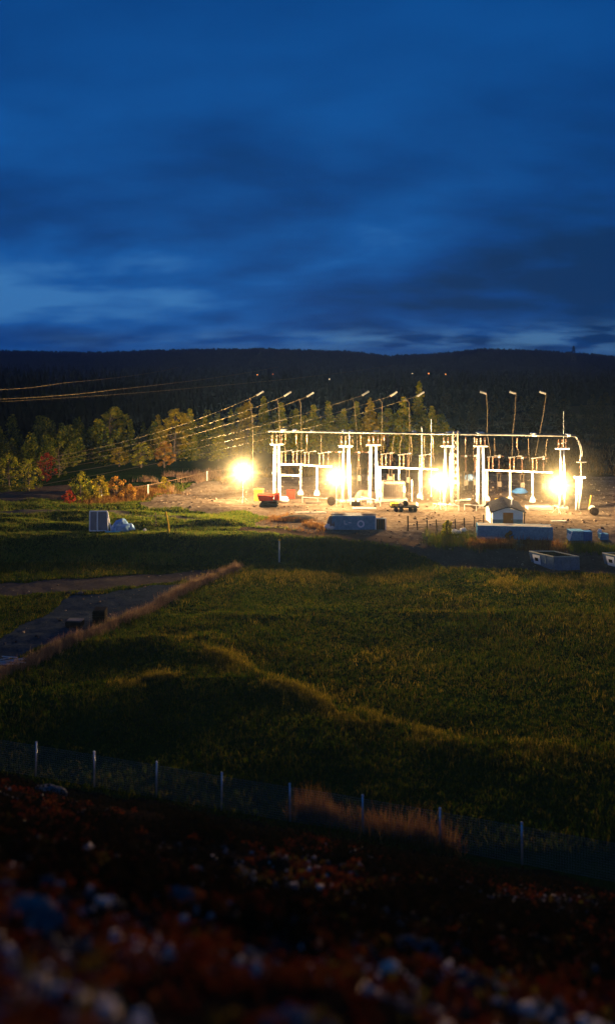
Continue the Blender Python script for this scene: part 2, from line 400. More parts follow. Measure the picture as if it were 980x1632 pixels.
for nm_, pts_, n_, w_, lab_ in (('lit_dry_grass', [(318,1030),(345,1054),(390,1084),(455,1109),(530,1142),(600,1160),(680,1186)], 6500, .9, 'dry grass coloured straw for lamplight along the curving crest in the middle of the field'),
        ('lit_dry_grass', [(360,912),(430,916),(560,918),(720,922),(860,926),(990,930)], 9500, 2.3, 'dry grass coloured straw for lamplight along the upper edge of the field below the road'),
        ('lit_dry_grass', [(185,1100),(240,1095),(290,1102)], 900, .8, 'small patch of dry grass coloured straw for lamplight, low at the left of the field'),
        ('lit_dry_grass', [(700,1190),(800,1205),(960,1205)], 1200, 1.3, 'sparse dry grass coloured straw for lamplight, low at the right of the field')):
    X, Y = along(pts_, n_, w_); k = fbm(X, Y, 3.0, 3, 81) > -.12; X, Y = X[k], Y[k]
    blades(nm_, X, Y, .18+.34*NR.rand(len(X))**2, .075, M['straw'], 3, .7, lab_, 'dry grass', .12)  # dry grass whose straw colour also paints the lamplit bands of the field
X, Y = scatter(26000, 50, 104, -.3, .42, (0,)); k = fbm(X, Y, 8, 4, 61) > .16+.5*NR.rand(len(X)); X, Y = X[k], Y[k]
blades('weeds', X, Y, .15+.4*NR.rand(len(X))**2, .08, M['straw'], 3, .7, 'loose drifts of straw coloured weeds in the field grass', 'weeds', .15)
def ylane(pts, z, n, w):
    g = [np.array(gp(px, py, z)) for px, py in pts]; X = []; Y = []
    for a, b in zip(g[:-1], g[1:]):
        m = int(n/(len(g)-1)); t = NR.rand(m); X.append(a[0]+(b[0]-a[0])*t+NR.randn(m)*w); Y.append(a[1]+(b[1]-a[1])*t+NR.randn(m)*w*1.6)
    return np.concatenate(X), np.concatenate(Y)
X, Y = ylane([(750,862),(800,861),(830,862),(895,865)], 2.0, 3000, .55)
k = fbm(X, Y, 2.2, 2, 19) > -.1; X, Y = X[k], Y[k]
blades('weeds', X, Y, .45+.7*NR.rand(len(X)), .06, M['rust'], 3, .5, 'orange brown weeds along the foot of the long blue container', 'weeds', .14)
X, Y = ylane([(230,772),(280,765),(330,757),(345,772),(250,782)], 2.8, 5200, 1.5)
k = fbm(X, Y, 3.5, 3, 17) > -.05; X, Y = X[k], Y[k]
blades('dry_reeds', X, Y, (.4+.8*NR.rand(len(X)))*(1+.7*fbm(X, Y, 3, 2, 18)), .08, M['reed'], 3, .4, 'pale dry reed bed beside the yard left of the first work light', 'reeds', .2)
X, Y = ylane([(140,798),(190,793),(235,788),(265,783)], 2.7, 2800, 1.0)
blades('rust_grass', X, Y, .5+.6*NR.rand(len(X)), .08, M['rust'], 3, .45, 'golden orange tall grass under the shrubs left of the yard', 'dry grass', .2)
X, Y = ylane([(905,866),(960,868),(985,872)], 1.9, 1600, .6)
blades('weeds', X, Y, .35+.5*NR.rand(len(X)), .06, M['blade'], 3, .5, 'green weeds under the small blue boxes', 'weeds', .14)
X, Y = ylane([(690,855),(730,852),(760,856)], 2.3, 2200, .8)
blades('weeds', X, Y, .35+.5*NR.rand(len(X)), .06, M['blade'], 3, .5, 'yellow green weeds left of the long blue container', 'weeds', .14)
X, Y = ylane([(440,828),(480,836),(515,842)], 2.5, 1800, 1.0)
k = fbm(X, Y, 2.2, 2, 29) > -.1; X, Y = X[k], Y[k]
blades('rust_grass', X, Y, .3+.4*NR.rand(len(X)), .06, M['rust'], 3, .5, 'brown weeds on a low dirt pile left of the emblem container', 'weeds', .14)

# foreground rubble and scrub
def stones(name, n, y0, y1, smin, smax, mat, label):
    base = np.array([(-1,-1,-.8),(1,-1,-.7),(1,1,-.8),(-1,1,-.7),(-.7,-.8,.7),(.8,-.6,.8),(.6,.8,.6),(-.8,.6,.9)])*.5
    fc = np.array([(0,3,2,1),(4,5,6,7),(0,1,5,4),(1,2,6,5),(2,3,7,6),(3,0,4,7)])
    Y = y0+(y1-y0)*NR.rand(n)**1.3; X = Y*(-.46+.92*NR.rand(n))
    k = (Y < foot(X/Y)-1.0) & (fbm(X, Y, 3.5, 3, 55) > -.34); X, Y = X[k], Y[k]; n = len(X)
    Z = height(X, Y); s = smin*(smax/smin)**(NR.rand(n)**1.6)
    a = NR.rand(n)*6.28; V = base[None]+NR.randn(n, 8, 3)*.09
    V = V*(.7+.6*NR.rand(n, 1, 3))*s[:,None,None]
    t = NR.randn(n)*.4
    y2 = V[:,:,1]*np.cos(t)[:,None]-V[:,:,2]*np.sin(t)[:,None]; z2 = V[:,:,1]*np.sin(t)[:,None]+V[:,:,2]*np.cos(t)[:,None]
    x3 = V[:,:,0]*np.cos(a)[:,None]-y2*np.sin(a)[:,None]; y3 = V[:,:,0]*np.sin(a)[:,None]+y2*np.cos(a)[:,None]
    P = np.stack([x3+X[:,None], y3+Y[:,None], z2+(Z+s*.12)[:,None]], -1).reshape(-1, 3)
    Fc = (fc[None]+8*np.arange(n)[:,None,None]).reshape(-1, 4)
    return tag(npmesh(name, P, Fc, mat), label, 'rubble', kind='stuff')
stones('rubble', 5600, 4.5, 40, .035, .2, M['stone'], 'broken stones scattered over the dark foreground slope')
stones('pale_stones', 2300, 5, 36, .035, .22, M['palestone'], 'pale stones scattered among the red scrub of the foreground slope')
def leafcloud(n_cl, y0, y1, per, rad, leaf, mat, name, label, seed):
    Y = np.sqrt(y0*y0+(y1*y1-y0*y0)*NR.rand(n_cl)); X = Y*(-.46+.92*NR.rand(n_cl))
    k = (Y < foot(X/Y)-.8) & (fbm(X, Y, 4, 3, seed) > -.12); X, Y = X[k], Y[k]; n = len(X); Z = height(X, Y)
    r = rad*(.5+NR.rand(n)); m = n*per
    d = NR.randn(n, per, 3); d /= np.linalg.norm(d, axis=-1, keepdims=True); d *= NR.rand(n, per, 1)**.4
    d[...,2] = np.abs(d[...,2])*.9
    C = np.stack([X, Y, Z], -1)[:,None,:]+d*r[:,None,None]; C = C.reshape(-1, 3)
    u = NR.randn(m, 3); u /= np.linalg.norm(u, axis=-1, keepdims=True)
    w = NR.randn(m, 3); w = w-u*(w*u).sum(-1, keepdims=True); w /= np.linalg.norm(w, axis=-1, keepdims=True)
    l = leaf*(.6+.8*NR.rand(m, 1))
    P = np.stack([C-u*l, C-w*l*.5, C+u*l, C+w*l*.5], 1).reshape(-1, 3)
    return tag(npmesh(name, P, np.arange(len(P)).reshape(-1, 4), mat), label, 'scrub', kind='stuff')
leafcloud(230, 4.5, 28, 40, .26, .05, M['rustleaf'], 'yellow_scrub', 'small yellow and orange leaved scrub of the foreground slope', 401)
leafcloud(2700, 4.5, 38, 40, .22, .055, M['redleaf'], 'red_scrub', 'low red and rust leaved scrub between the stones of the foreground slope', 101)
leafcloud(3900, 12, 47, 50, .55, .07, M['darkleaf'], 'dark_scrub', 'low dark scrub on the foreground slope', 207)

def plainstones(name, n, zones, y0, y1, smin, smax, mat, label):
    X, Y = scatter(n, y0, y1, -.42, .42, zones); n = len(X)
    base = np.array([(-1,-1,-.8),(1,-1,-.7),(1,1,-.8),(-1,1,-.7),(-.7,-.8,.7),(.8,-.6,.8),(.6,.8,.6),(-.8,.6,.9)])*.5
    fc = np.array([(0,3,2,1),(4,5,6,7),(0,1,5,4),(1,2,6,5),(2,3,7,6),(3,0,4,7)])
    Z = height(X, Y); s_ = smin*(smax/smin)**(NR.rand(n)**3); a = NR.rand(n)*6.28
    V = (base[None]+NR.randn(n, 8, 3)*.1)*(.7+.6*NR.rand(n, 1, 3))*s_[:,None,None]
    x3 = V[:,:,0]*np.cos(a)[:,None]-V[:,:,1]*np.sin(a)[:,None]; y3 = V[:,:,0]*np.sin(a)[:,None]+V[:,:,1]*np.cos(a)[:,None]
    P = np.stack([x3+X[:,None], y3+Y[:,None], V[:,:,2]+(Z+s_*.15)[:,None]], -1).reshape(-1, 3)
    return tag(npmesh(name, P, (fc[None]+8*np.arange(n)[:,None,None]).reshape(-1, 4), mat), label, 'rubble', kind='stuff')
plainstones('gravel_stones', 8000, (3,4), 100, 172, .06, .4, M['yardstone'], 'loose stones and clods scattered over the yard gravel and road')
plainstones('gravel_stones', 1600, (5,6), 70, 112, .05, .25, M['yardstone'], 'loose stones on the gravel pad and path')
X, Y = scatter(60000, 150, 330, -.2, .45, (2,))
k = fbm(X, Y, 14, 4, 33)+.25 > NR.rand(len(X)); X, Y = X[k], Y[k]
blades('slope_scrub', X, Y, .3+.9*NR.rand(len(X))**2, .22, M['slopescrub'], 3, .6, 'sparse brown scrub growing on the bare slope behind the yard', 'scrub', .4)

# ------------------------------------------------------------------ trees
def leafmesh(C, size, rnd, stretch=.7):
    n = len(C); u = rnd.randn(n, 3); u /= np.linalg.norm(u, axis=-1, keepdims=True)
    w = rnd.randn(n, 3); w = w-u*(w*u).sum(-1, keepdims=True); w /= np.linalg.norm(w, axis=-1, keepdims=True)
    l = size*(.6+.8*rnd.rand(n, 1))
    P = np.stack([C-u*l, C-w*l*stretch, C+u*l, C+w*l*stretch], 1).reshape(-1, 3)
    return P, np.arange(len(P)).reshape(-1, 4)
def mesh_only(name, P, Fc, mat):
    o = npmesh(name, P, Fc, mat); me = o.data; bpy.data.objects.remove(o); return me
def spruce_parts(seed, mat):               # unit: 10 m tall
    r = np.random.RandomState(seed); rr = random.Random(seed)
    tm = MB(); tm.tube([(0,0,-.3),(0.05,0,3),(0,.04,7),(0,0,9.7)], [.17,.13,.08,.02], 7)
    C = []
    z = 1.0
    while z < 9.8:
        t = z/10; rad = 2.0*(1-t)**.85*(.85+.3*rr.random())+.08
        nb = 5+rr.randrange(3)
        for b in range(nb):
            a = rr.random()*6.28; ln = rad*(.7+.45*rr.random())
            if z < 6: tm.tube([(0,0,z),(math.cos(a)*ln*.8, math.sin(a)*ln*.8, z-.18*ln)], .03, 3, .01)
            m = max(5, int(20*ln/1.6))
            q = r.rand(m)**.7; 
            p = np.stack([np.cos(a)*q*ln, np.sin(a)*q*ln, z-.32*ln*q**1.6+.1*r.randn(m)], -1)+r.randn(m, 3)*.10*(1.2-q[:,None]*.4)
            C.append(p)
        z += .34+.12*rr.random()
    C.append(np.stack([r.randn(10)*.04, r.randn(10)*.04, 9.3+.8*r.rand(10)], -1))
    C = np.concatenate(C, 0); P, Fc = leafmesh(C, .27, r, .5)
    return tm, mesh_only('crown', P, Fc, mat)
def leafy_parts(seed, mat, spread=2.4, n=1500, low=.22, top=10.0, leaf=.22):
    r = np.random.RandomState(seed); rr = random.Random(seed)
    tm = MB(); tm.tube([(0,0,-.3),(.1,.05,3),(-.1,.1,6),(.05,0,top*.92)], [.2,.15,.09,.02], 7)
    C = []
    nl = 38
    for k in range(nl):
        t = low+(1-low)*(k+rr.random())/nl; a = rr.random()*6.28
        rad = spread*math.sin(math.pi*min(1, max(.08, (t-low)/(1.03-low))*.86+.14))**.7
        ln = rad*(.35+.62*rr.random()); zz = t*top*.95
        e = Vector((math.cos(a)*ln, math.sin(a)*ln, zz)); tm.tube([(0,0,zz-ln*.8-.2 if zz-ln*.8 > .6 else .5), e], .05, 4, .015)
        s = (.35+.65*rr.random())*spread*.30
        m = n//nl
        d = r.randn(m, 3); d /= np.linalg.norm(d, axis=-1, keepdims=True); d *= r.rand(m, 1)**.45*s
        d[:,2] *= .95
        C.append(d+np.array(e))
    C = np.concatenate(C, 0); C[:,2] = np.maximum(C[:,2], .15)
    P, Fc = leafmesh(C, leaf, r, .6)
    return tm, mesh_only('crown', P, Fc, mat)
TREEM = {}
def treemesh(kind, matname, var):
    k = (kind, matname, var)
    if k not in TREEM:
        sd = sum(ord(c) for c in kind+matname)*7+var
        if kind == 'spruce_tree': tm, cm = spruce_parts(sd, M[matname])
        else: tm, cm = leafy_parts(sd, M[matname], 2.5+.5*(var % 2), 2400, .12, 10.0, .27)
        o = tm.build('trunk', M['bark']); me = o.data; bpy.data.objects.remove(o)
        TREEM[k] = (me, cm)
    return TREEM[k]
def tree(px, top, Y, kind, matname, label, var=0, wid=1.0):
    x = (px-CX)*Y/F; z = gz(x, Y); h = H-(top-HY)*Y/F-z
    t = thing(kind, label, 'tree', (x, Y, z), 'autumn trees behind the yard')
    t.rotation_euler.z = R.random()*6.28; s = h/10; t.scale = (s*wid*1.2, s*wid*1.2, s)
    for nm, me in zip(('trunk','crown'), treemesh(kind, matname, var)):
        o = bpy.data.objects.new(nm, me); COL.objects.link(o); o.parent = t
S, B_ = 'spruce_tree', 'birch_tree'
TREES = [
 (96,700,200,S,'spruce','short dark spruce at the far left of the tree line above the orange shrubs',0,1.0),
 (126,664,200,S,'spruce','tall dim green spruce left of the broad olive tree',1,1.0),
 (150,678,190,S,'olive','short olive conifer between the dim spruce and the broad olive tree',0,1.2),
 (176,648,195,B_,'olive','broad olive tree, tallest in the left part of the tree line',1,1.25),
 (208,668,190,S,'spruce','narrow green spruce on the right flank of the broad olive tree',2,.9),
 (229,672,196,S,'spruce','dark spruce standing in the gap left of the golden trio',0,1.0),
 (252,660,188,S,'gold','golden conifer at the left of the golden trio above the reed bed',0,1.0),
 (279,650,186,B_,'gold','tall golden tree in the middle of the trio above the reed bed',1,1.05),
 (303,652,190,S,'olive','pointed yellow green conifer right of the tall golden tree',1,1.05),
 (262,702,176,B_,'orange','small orange tree low in front of the golden trio',0,1.3),
 (225,705,176,B_,'olive','low round olive tree above the dry reed bed',0,1.6),
 (190,712,178,B_,'gold','low golden tree in front of the broad olive tree',1,1.5),
 (327,664,192,S,'olive','olive conifer between the golden trio and the first work light',2,1.05),
 (348,668,186,S,'olive','stout olive conifer just left of the first work light',1,1.2),
 (368,652,200,S,'spruce','green spruce rising above the first work light, left of the brown crown',1,1.1),
 (396,640,200,B_,'gold','broad brownish gold tree above the first work light',0,1.15),
 (420,632,206,S,'olive','tall olive conifer behind the left end of the gantry',0,1.0),
 (448,642,198,S,'olive','golden green conifer behind the leftmost gantry columns',1,1.1),
 (472,652,200,S,'olive','olive conifer just left of the rightmost thin pole of the left group',0,1.1),
 (500,645,198,S,'olive','yellow green conifer just right of the rightmost thin pole of the left group',2,1.15),
 (523,640,202,S,'olive','pointed yellow conifer left of the second work light, above the busbar',1,1.1),
 (548,652,196,S,'olive','golden green conifer above the second work light',0,1.1),
 (568,640,204,S,'olive','slim conifer behind the slanting pole over the second work light',2,1.0),
 (590,634,198,S,'gold','bright golden conifer between two pole heads of the middle group',1,1.2),
 (618,650,202,B_,'olive','olive tree below the second pole head of the middle group',0,1.1),
 (643,634,196,S,'olive','full golden green green conifer left of the tallest spruce',1,1.15),
 (668,609,204,S,'olive','tallest spruce, its tip standing clear above all the golden trees',1,.9),
 (688,648,198,S,'olive','golden green conifer at the right end of the lit tree line',0,1.2),
 (708,672,204,B_,'olive','last low dim tree on the right of the lit tree line',1,1.3),
]
for a in TREES: tree(*a)
def belt(name, n, per, x0, x1, y0, y1, hmin, hmax, mat, label, seed):
    pxs = x0+(x1-x0)*NR.rand(n); Y = y0+(y1-y0)*NR.rand(n); X = (pxs-CX)*Y/F
    k = fbm(X, Y, 12, 3, seed) > -.25; X, Y = X[k], Y[k]; n = len(X); Z = height(X, Y)
    hh = hmin+(hmax-hmin)*NR.rand(n)**1.5; rr_ = hh*.33
    q = NR.rand(n, per)**.8; a = NR.rand(n, per)*6.2832; rad = rr_[:,None]*(1.08-q)**.7*(.3+.7*NR.rand(n, per)**.5)
    C = np.stack([X[:,None]+np.cos(a)*rad, Y[:,None]+np.sin(a)*rad, Z[:,None]+hh[:,None]*(.04+.96*q)], -1).reshape(-1, 3)
    P, Fc = leafmesh(C, .27, NR, .55)
    tag(npmesh(name, P, Fc, mat), label, 'undergrowth', kind='stuff')
belt('undergrowth', 150, 420, 60, 330, 178, 225, 3, 9, M['spruce'], 'dense dark green young wood between and behind the lit trees at left', 301)
belt('undergrowth', 90, 420, 150, 345, 180, 205, 2, 6, M['olive'], 'olive undergrowth between the lit trees at left', 303)
belt('undergrowth', 120, 420, 330, 715, 196, 230, 3, 10, M['olive'], 'olive undergrowth closing the gaps of the lit tree line behind the gantry', 307)
belt('undergrowth', 60, 420, 340, 700, 194, 222, 3, 8, M['gold'], 'golden undergrowth in the lit tree line behind the gantry', 311)
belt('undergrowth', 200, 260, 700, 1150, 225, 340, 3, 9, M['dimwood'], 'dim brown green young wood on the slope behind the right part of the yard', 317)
belt('undergrowth', 120, 300, -60, 130, 165, 215, 3, 9, M['spruce'], 'dark young wood behind the bushes at the left edge', 313)
def shrub(px, top, base, kind, matname, label, w=2.4, seed=1, n=900):
    p = onground(px, base); h = (base-top)*p.y/F
    tm, cm = leafy_parts(seed*31+5, M[matname], w*10/h*.5, n, .05, 10, .20*10/h*.75)
    t = thing(kind, label, 'shrub', p); t.scale = (h/10,)*3
    o = tm.build('stems', M['bark']); o.parent = t
    o2 = bpy.data.objects.new('foliage', cm); COL.objects.link(o2); o2.parent = t
shrub(14,722,784,'leafy_bush','olive','large yellow green bush at the left edge beside the dark lane',6.2,1,1500)
shrub(46,728,782,'leafy_bush','olive','olive bush between the yellow green bush and the red bush',5.0,2,1300)
shrub(74,723,768,'leafy_bush','red','bright red autumn bush beside the dark lane',5.0,3,1300)
shrub(94,700,760,'leafy_bush','spruce','dull dark green bush behind the red bush',5.5,4,1000)
shrub(128,750,800,'autumn_shrub','olive','dark orange green shrub, leftmost of the shrubs right of the lane',4.6,5,1200)
shrub(158,758,800,'autumn_shrub','gold','golden shrub second from the lane, above the milky frame',4.2,6,1200)
shrub(186,760,797,'autumn_shrub','orange','bright orange shrub in the middle of the shrub row',4.2,7,1200)
shrub(206,766,792,'autumn_shrub','orange','small rounded orange shrub at the right end of the shrub row',3.0,8,900)
shrub(110,782,803,'autumn_shrub','red','small reddish shrub at the end of the dark lane',2.2,9,600)
shrub(712,829,856,'leafy_bush','olive','small round green bush left of the long blue container',1.9,10,800)
shrub(262,760,786,'autumn_shrub','gold','small golden shrub in the dry reed bed',2.6,11,700)
shrub(812,846,866,'autumn_shrub','orange','small orange shrub against the front of the long blue container',1.3,12,500)

def conemesh(name, X, Y, Z, hh, rr_, mat, label):
    n = len(X); Vs = []; Fs = []; off = 0; ns = 6
    for lv, (z0, z1, rs) in enumerate([(.08,.5,1.0),(.32,.75,.74),(.58,1.0,.48)]):
        a = (np.arange(ns)/ns*6.2832)[None]+NR.rand(n, 1)*6.28
        rad = rr_[:,None]*rs*(.65+.6*NR.rand(n, ns))
        ring = np.stack([X[:,None]+np.cos(a)*rad, Y[:,None]+np.sin(a)*rad, (Z+hh*z0)[:,None]+NR.randn(n, ns)*.05*hh[:,None]], -1)
        tip = np.stack([X+NR.randn(n)*.1, Y+NR.randn(n)*.1, Z+hh*z1], -1)[:,None]
        Vs.append(np.concatenate([ring, tip], 1))
    P = np.concatenate(Vs, 1); per = 3*(ns+1)
    f = []
    for lv in range(3):
        for j in range(ns): f.append((lv*(ns+1)+j, lv*(ns+1)+(j+1) % ns, lv*(ns+1)+ns))
    f = np.array(f); Fc = (f[None]+per*np.arange(n)[:,None,None]).reshape(-1, 3)
    return tag(npmesh(name, P.reshape(-1, 3), Fc, mat), label, 'forest', kind='stuff')
def forest_pts(n, y0, y1, s0, s1, dens=None):
    Y = y0*(y1/y0)**(NR.rand(n)); X = Y*(s0+(s1-s0)*NR.rand(n))
    if dens is not None: k = dens(X, Y) > NR.rand(len(X)); X, Y = X[k], Y[k]
    return X, Y
def dens(X, Y):
    px = CX+F*X/Y
    left = sstep(760, 420, px)
    d1 = sstep(205, 240, Y)*left
    d2 = sstep(330, 420, Y+60*fbm(X, Y, 60, 3, 8))*(1-left)
    return np.clip((d1+d2)*(.75+.8*fbm(X, Y, 40, 3, 4)), 0, 1)
X, Y = forest_pts(7000, 205, 1300, -.75, .75, dens)
hh = (6+6*NR.rand(len(X)))*np.interp(CX+F*X/Y, [-200,60,330,600,1000], [1.45,1.3,.9,.85,.85])*np.interp(Y, [200,500,900], [1,1,1.0])
conemesh('far_forest', X, Y, height(X, Y)-.3, hh, hh*(.16+.14*NR.rand(len(X))), M['farwood'], 'dark spruce forest stretching from the yard to the hills')
X, Y = forest_pts(5000, 1250, 2060, -.65, .65)
kk = np.concatenate([np.arange(len(X))]); 
Xr = 2000*(-.6+1.2*NR.rand(1500)); Yr = 1990+NR.randn(1500)*12
X = np.concatenate([X, Xr]); Y = np.concatenate([Y, Yr])
conemesh('far_forest', X, Y, height(X, Y)-1, 3.5+4.5*NR.rand(len(X))**2, 3+3*NR.rand(len(X)), M['hillwood'], 'far black wood covering the hills at the horizon')

# ------------------------------------------------------------------ work lights
WARM = (1.0, .69, .31)
def bloommat():
    """camera bloom imitated by an added emission volume, densest at the lamp, streaky towards its rim"""
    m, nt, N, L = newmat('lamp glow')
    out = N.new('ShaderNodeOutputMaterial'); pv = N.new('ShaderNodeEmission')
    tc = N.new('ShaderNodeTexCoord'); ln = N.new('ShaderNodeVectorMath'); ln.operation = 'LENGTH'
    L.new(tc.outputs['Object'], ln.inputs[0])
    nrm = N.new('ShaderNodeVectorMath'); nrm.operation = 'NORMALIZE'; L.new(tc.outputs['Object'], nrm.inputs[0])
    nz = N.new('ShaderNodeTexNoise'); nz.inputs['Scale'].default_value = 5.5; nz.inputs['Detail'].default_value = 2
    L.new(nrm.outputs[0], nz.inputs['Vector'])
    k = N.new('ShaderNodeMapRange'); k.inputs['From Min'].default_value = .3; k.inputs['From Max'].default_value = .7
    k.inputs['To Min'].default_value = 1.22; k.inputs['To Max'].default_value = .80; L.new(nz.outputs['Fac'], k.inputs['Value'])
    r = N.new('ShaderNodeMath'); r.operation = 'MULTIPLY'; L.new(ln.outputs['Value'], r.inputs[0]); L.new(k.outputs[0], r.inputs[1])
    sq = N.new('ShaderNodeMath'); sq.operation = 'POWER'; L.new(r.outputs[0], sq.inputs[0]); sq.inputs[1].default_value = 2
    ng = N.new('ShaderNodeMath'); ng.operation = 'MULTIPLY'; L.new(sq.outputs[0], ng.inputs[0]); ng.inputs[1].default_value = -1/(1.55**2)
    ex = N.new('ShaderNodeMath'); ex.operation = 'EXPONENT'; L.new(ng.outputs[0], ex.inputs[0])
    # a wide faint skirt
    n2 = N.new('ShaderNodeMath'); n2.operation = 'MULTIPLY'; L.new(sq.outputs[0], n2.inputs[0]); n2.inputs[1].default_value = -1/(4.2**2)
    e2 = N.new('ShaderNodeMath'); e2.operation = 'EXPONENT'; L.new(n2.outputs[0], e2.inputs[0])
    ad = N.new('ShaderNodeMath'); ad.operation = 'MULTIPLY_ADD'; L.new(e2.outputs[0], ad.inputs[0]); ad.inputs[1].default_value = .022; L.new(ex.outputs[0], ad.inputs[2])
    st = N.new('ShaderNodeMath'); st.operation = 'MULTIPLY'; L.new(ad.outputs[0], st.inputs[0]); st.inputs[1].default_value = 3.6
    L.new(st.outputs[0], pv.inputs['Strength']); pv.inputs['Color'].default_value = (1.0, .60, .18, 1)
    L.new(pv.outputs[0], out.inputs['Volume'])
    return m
M['bloom_glow'] = bloommat(); M['bulb'] = emis('lamp bulb', (1.0,.80,.5), 60)
def gantryY(px): return 138+(129-138)*(px-441)/(925-441)
LAMPS = [(387,752,1.04,1.35,'leftmost glowing work light, on its own mast left of the gantry'),
         (536,760,.98,1.0,'glowing work light in front of the second pair of gantry columns'),
         (701,767,.98,.85,'glowing work light in front of the dark lattice mast, third from the left'),
         (890,773,.98,.7,'rightmost glowing work light behind the white hut')]
POWER = 190000
for px, py, s, pw, lab in LAMPS:
    Y = gantryY(px)-3.2; p = atY(px, py, Y); g = gz(p.x, Y)
    t = thing('work_light', lab, 'work light', (p.x, Y, g), 'work lights in the yard')
    MB().tube([(p.x,Y,g),(p.x,Y,p.z-.35)], .06, 8).build('mast', M['steel'], t)
    b = MB()
    for k in range(3):
        a = k*2.094+.5; b.tube([(p.x,Y,g+1.1),(p.x+math.cos(a)*1.0,Y+math.sin(a)*1.0,g+.02)], .035, 6)
    b.build('tripod', M['steel'], t)
    hd = MB().box((p.x,Y,p.z-.28), (.9,.28,.14), bev=.03)
    hd.build('bracket', M['dark'], t)
    MB().blob((p.x,Y,p.z), .2*s, seed=2, sub=2, amp=0).build('bulb', M['bulb'], t, smooth=True)
    q = MB().blob((0,0,0), 8.5, seed=1, sub=3, amp=0).build('bloom_glow', M['bloom_glow']); q.parent = t; q.location = (0,0,p.z-g); q.scale = (s,)*3  # camera bloom added as a ball of light, no part of the fixture
    ld = bpy.data.lights.new('lamp', 'POINT'); ld.energy = POWER*pw; ld.color = WARM; ld.shadow_soft_size = .25
    # the floodlight's photometric distribution: aimed at the horizon, little straight down
    ld.use_nodes = True; ln_ = ld.node_tree; em = ln_.nodes.get('Emission') or ln_.nodes.new('ShaderNodeEmission')
    lt = ln_.nodes.new('ShaderNodeTexCoord'); ls = ln_.nodes.new('ShaderNodeSeparateXYZ'); lm_ = ln_.nodes.new('ShaderNodeMapRange')
    ln_.links.new(lt.outputs['Normal'], ls.inputs[0]); ln_.links.new(ls.outputs['Z'], lm_.inputs['Value']); lm_.interpolation_type = 'SMOOTHSTEP'
    lm_.inputs['From Min'].default_value = -.62; lm_.inputs['From Max'].default_value = -.06; lm_.inputs['To Min'].default_value = .30; lm_.inputs['To Max'].default_value = 1.55
    ln_.links.new(lm_.outputs[0], em.inputs['Strength'])
    lo = bpy.data.objects.new('lamp', ld); COL.objects.link(lo); lo.parent = t; lo.location = (0,0,p.z-g)

# ------------------------------------------------------------------ the gantry: busbars on column pairs
def GP(px, py, dy=0): return atY(px, py, gantryY(px)+dy)
gl, gr = GP(441,686), GP(915,694)
t0 = t = thing('busbar_gantry', 'long pale gantry of horizontal busbars on white column pairs across the yard', 'gantry', (gl.x, gl.y, gz(gl.x, gl.y)))
for k, dy in enumerate((-.55, 0, .55)):
    a = GP(428+4*k, 686.5+.4*k); b = GP(915,694)
    b2 = GP(918+2*k,693)
    MB().tube([(a.x,a.y+dy,a.z),(b.x,b.y+dy,b.z)], .17, 10).build('busbar', M['alu'], t, smooth=True)
COLS = [(441,709,6,.24),(551,712,7,.19),(595,710,8,.24),(714,712,8,.24),(766,712,7,.25),(896,716,5,.16)]
for px, py, gap, r in COLS:
    yb = gantryY(px); sgn = gap/2*yb/F
    hx = GP(px, py)
    ch = MB().box((hx.x, yb, hx.z+.1), (2.3,.35,.22), bev=.04).build('cross_head', M['steel'], t)
    for k in (-1, 0, 1):
        m = MB(); top = GP(px, 690.5+.017*(px-441)); m.ins((hx.x+k*.75, yb+k*.5, hx.z+.2), (hx.x+k*.75, yb+k*.5, top.z-.12), .17, 8)
        m.build('insulator', M['porcelain'], ch, smooth=True)
        MB().blob((hx.x+k*.75, yb+k*.5, hx.z+.95), .15, seed=k+2, amp=0).build('corona_ring', M['greypor'], ch, smooth=True)
    for sx in (-1, 1):
        x0 = hx.x+sx*sgn*1.5; x1 = hx.x+sx*sgn; g = gz(x0, yb)
        m = MB(); m.tube([(x0,yb,g+.3),(x1,yb,hx.z)], r*1.05, 10, r*.8); c = m.build('column', M['paintwhite'], t, smooth=True)
        MB().box((x0,yb,g+.17), (.95,.95,.42), bev=.06).build('footing', M['concrete'], c)
for px in (452,470,497,548,560,600,660,716,728,765,850,905):
    q = GP(px, 690-4+.017*(px-441)+.6); m = MB().box((q.x,q.y,q.z+.12), (R.uniform(.5,1.3),1.5,R.uniform(.3,.55)), bev=.08); m.build('clamp', M['steel'], t)
# lattice mast beside the third lamp
lm = GP(724,690); g = gz(lm.x, lm.y-.8)
tl = thing('lattice_mast', 'dark steel lattice mast beside the third work light, reaching up to the busbars', 'mast', (lm.x, lm.y-.8, g))
m = MB(); w = .5
for sx in (-1, 1):
    for sy in (-1, 1): m.tube([(lm.x+sx*w,lm.y-.8+sy*w,g),(lm.x+sx*w*.7,lm.y-.8+sy*w*.7,lm.z+.5)], .05, 5)
m.build('legs', M['cabinet'], tl)
m = MB(); nz_ = 11
for k in range(nz_):
    z0 = g+.3+(lm.z-g)*k/nz_; z1 = g+.3+(lm.z-g)*(k+1)/nz_
    for (ax, ay, bx, by) in ((-1,-1,1,-1),(1,-1,1,1),(1,1,-1,1),(-1,1,-1,-1)):
        m.tube([(lm.x+ax*w*.85,lm.y-.8+ay*w*.85,z0),(lm.x+bx*w*.85,lm.y-.8+by*w*.85,z1)], .03, 4)
m.build('bracing', M['cabinet'], tl)
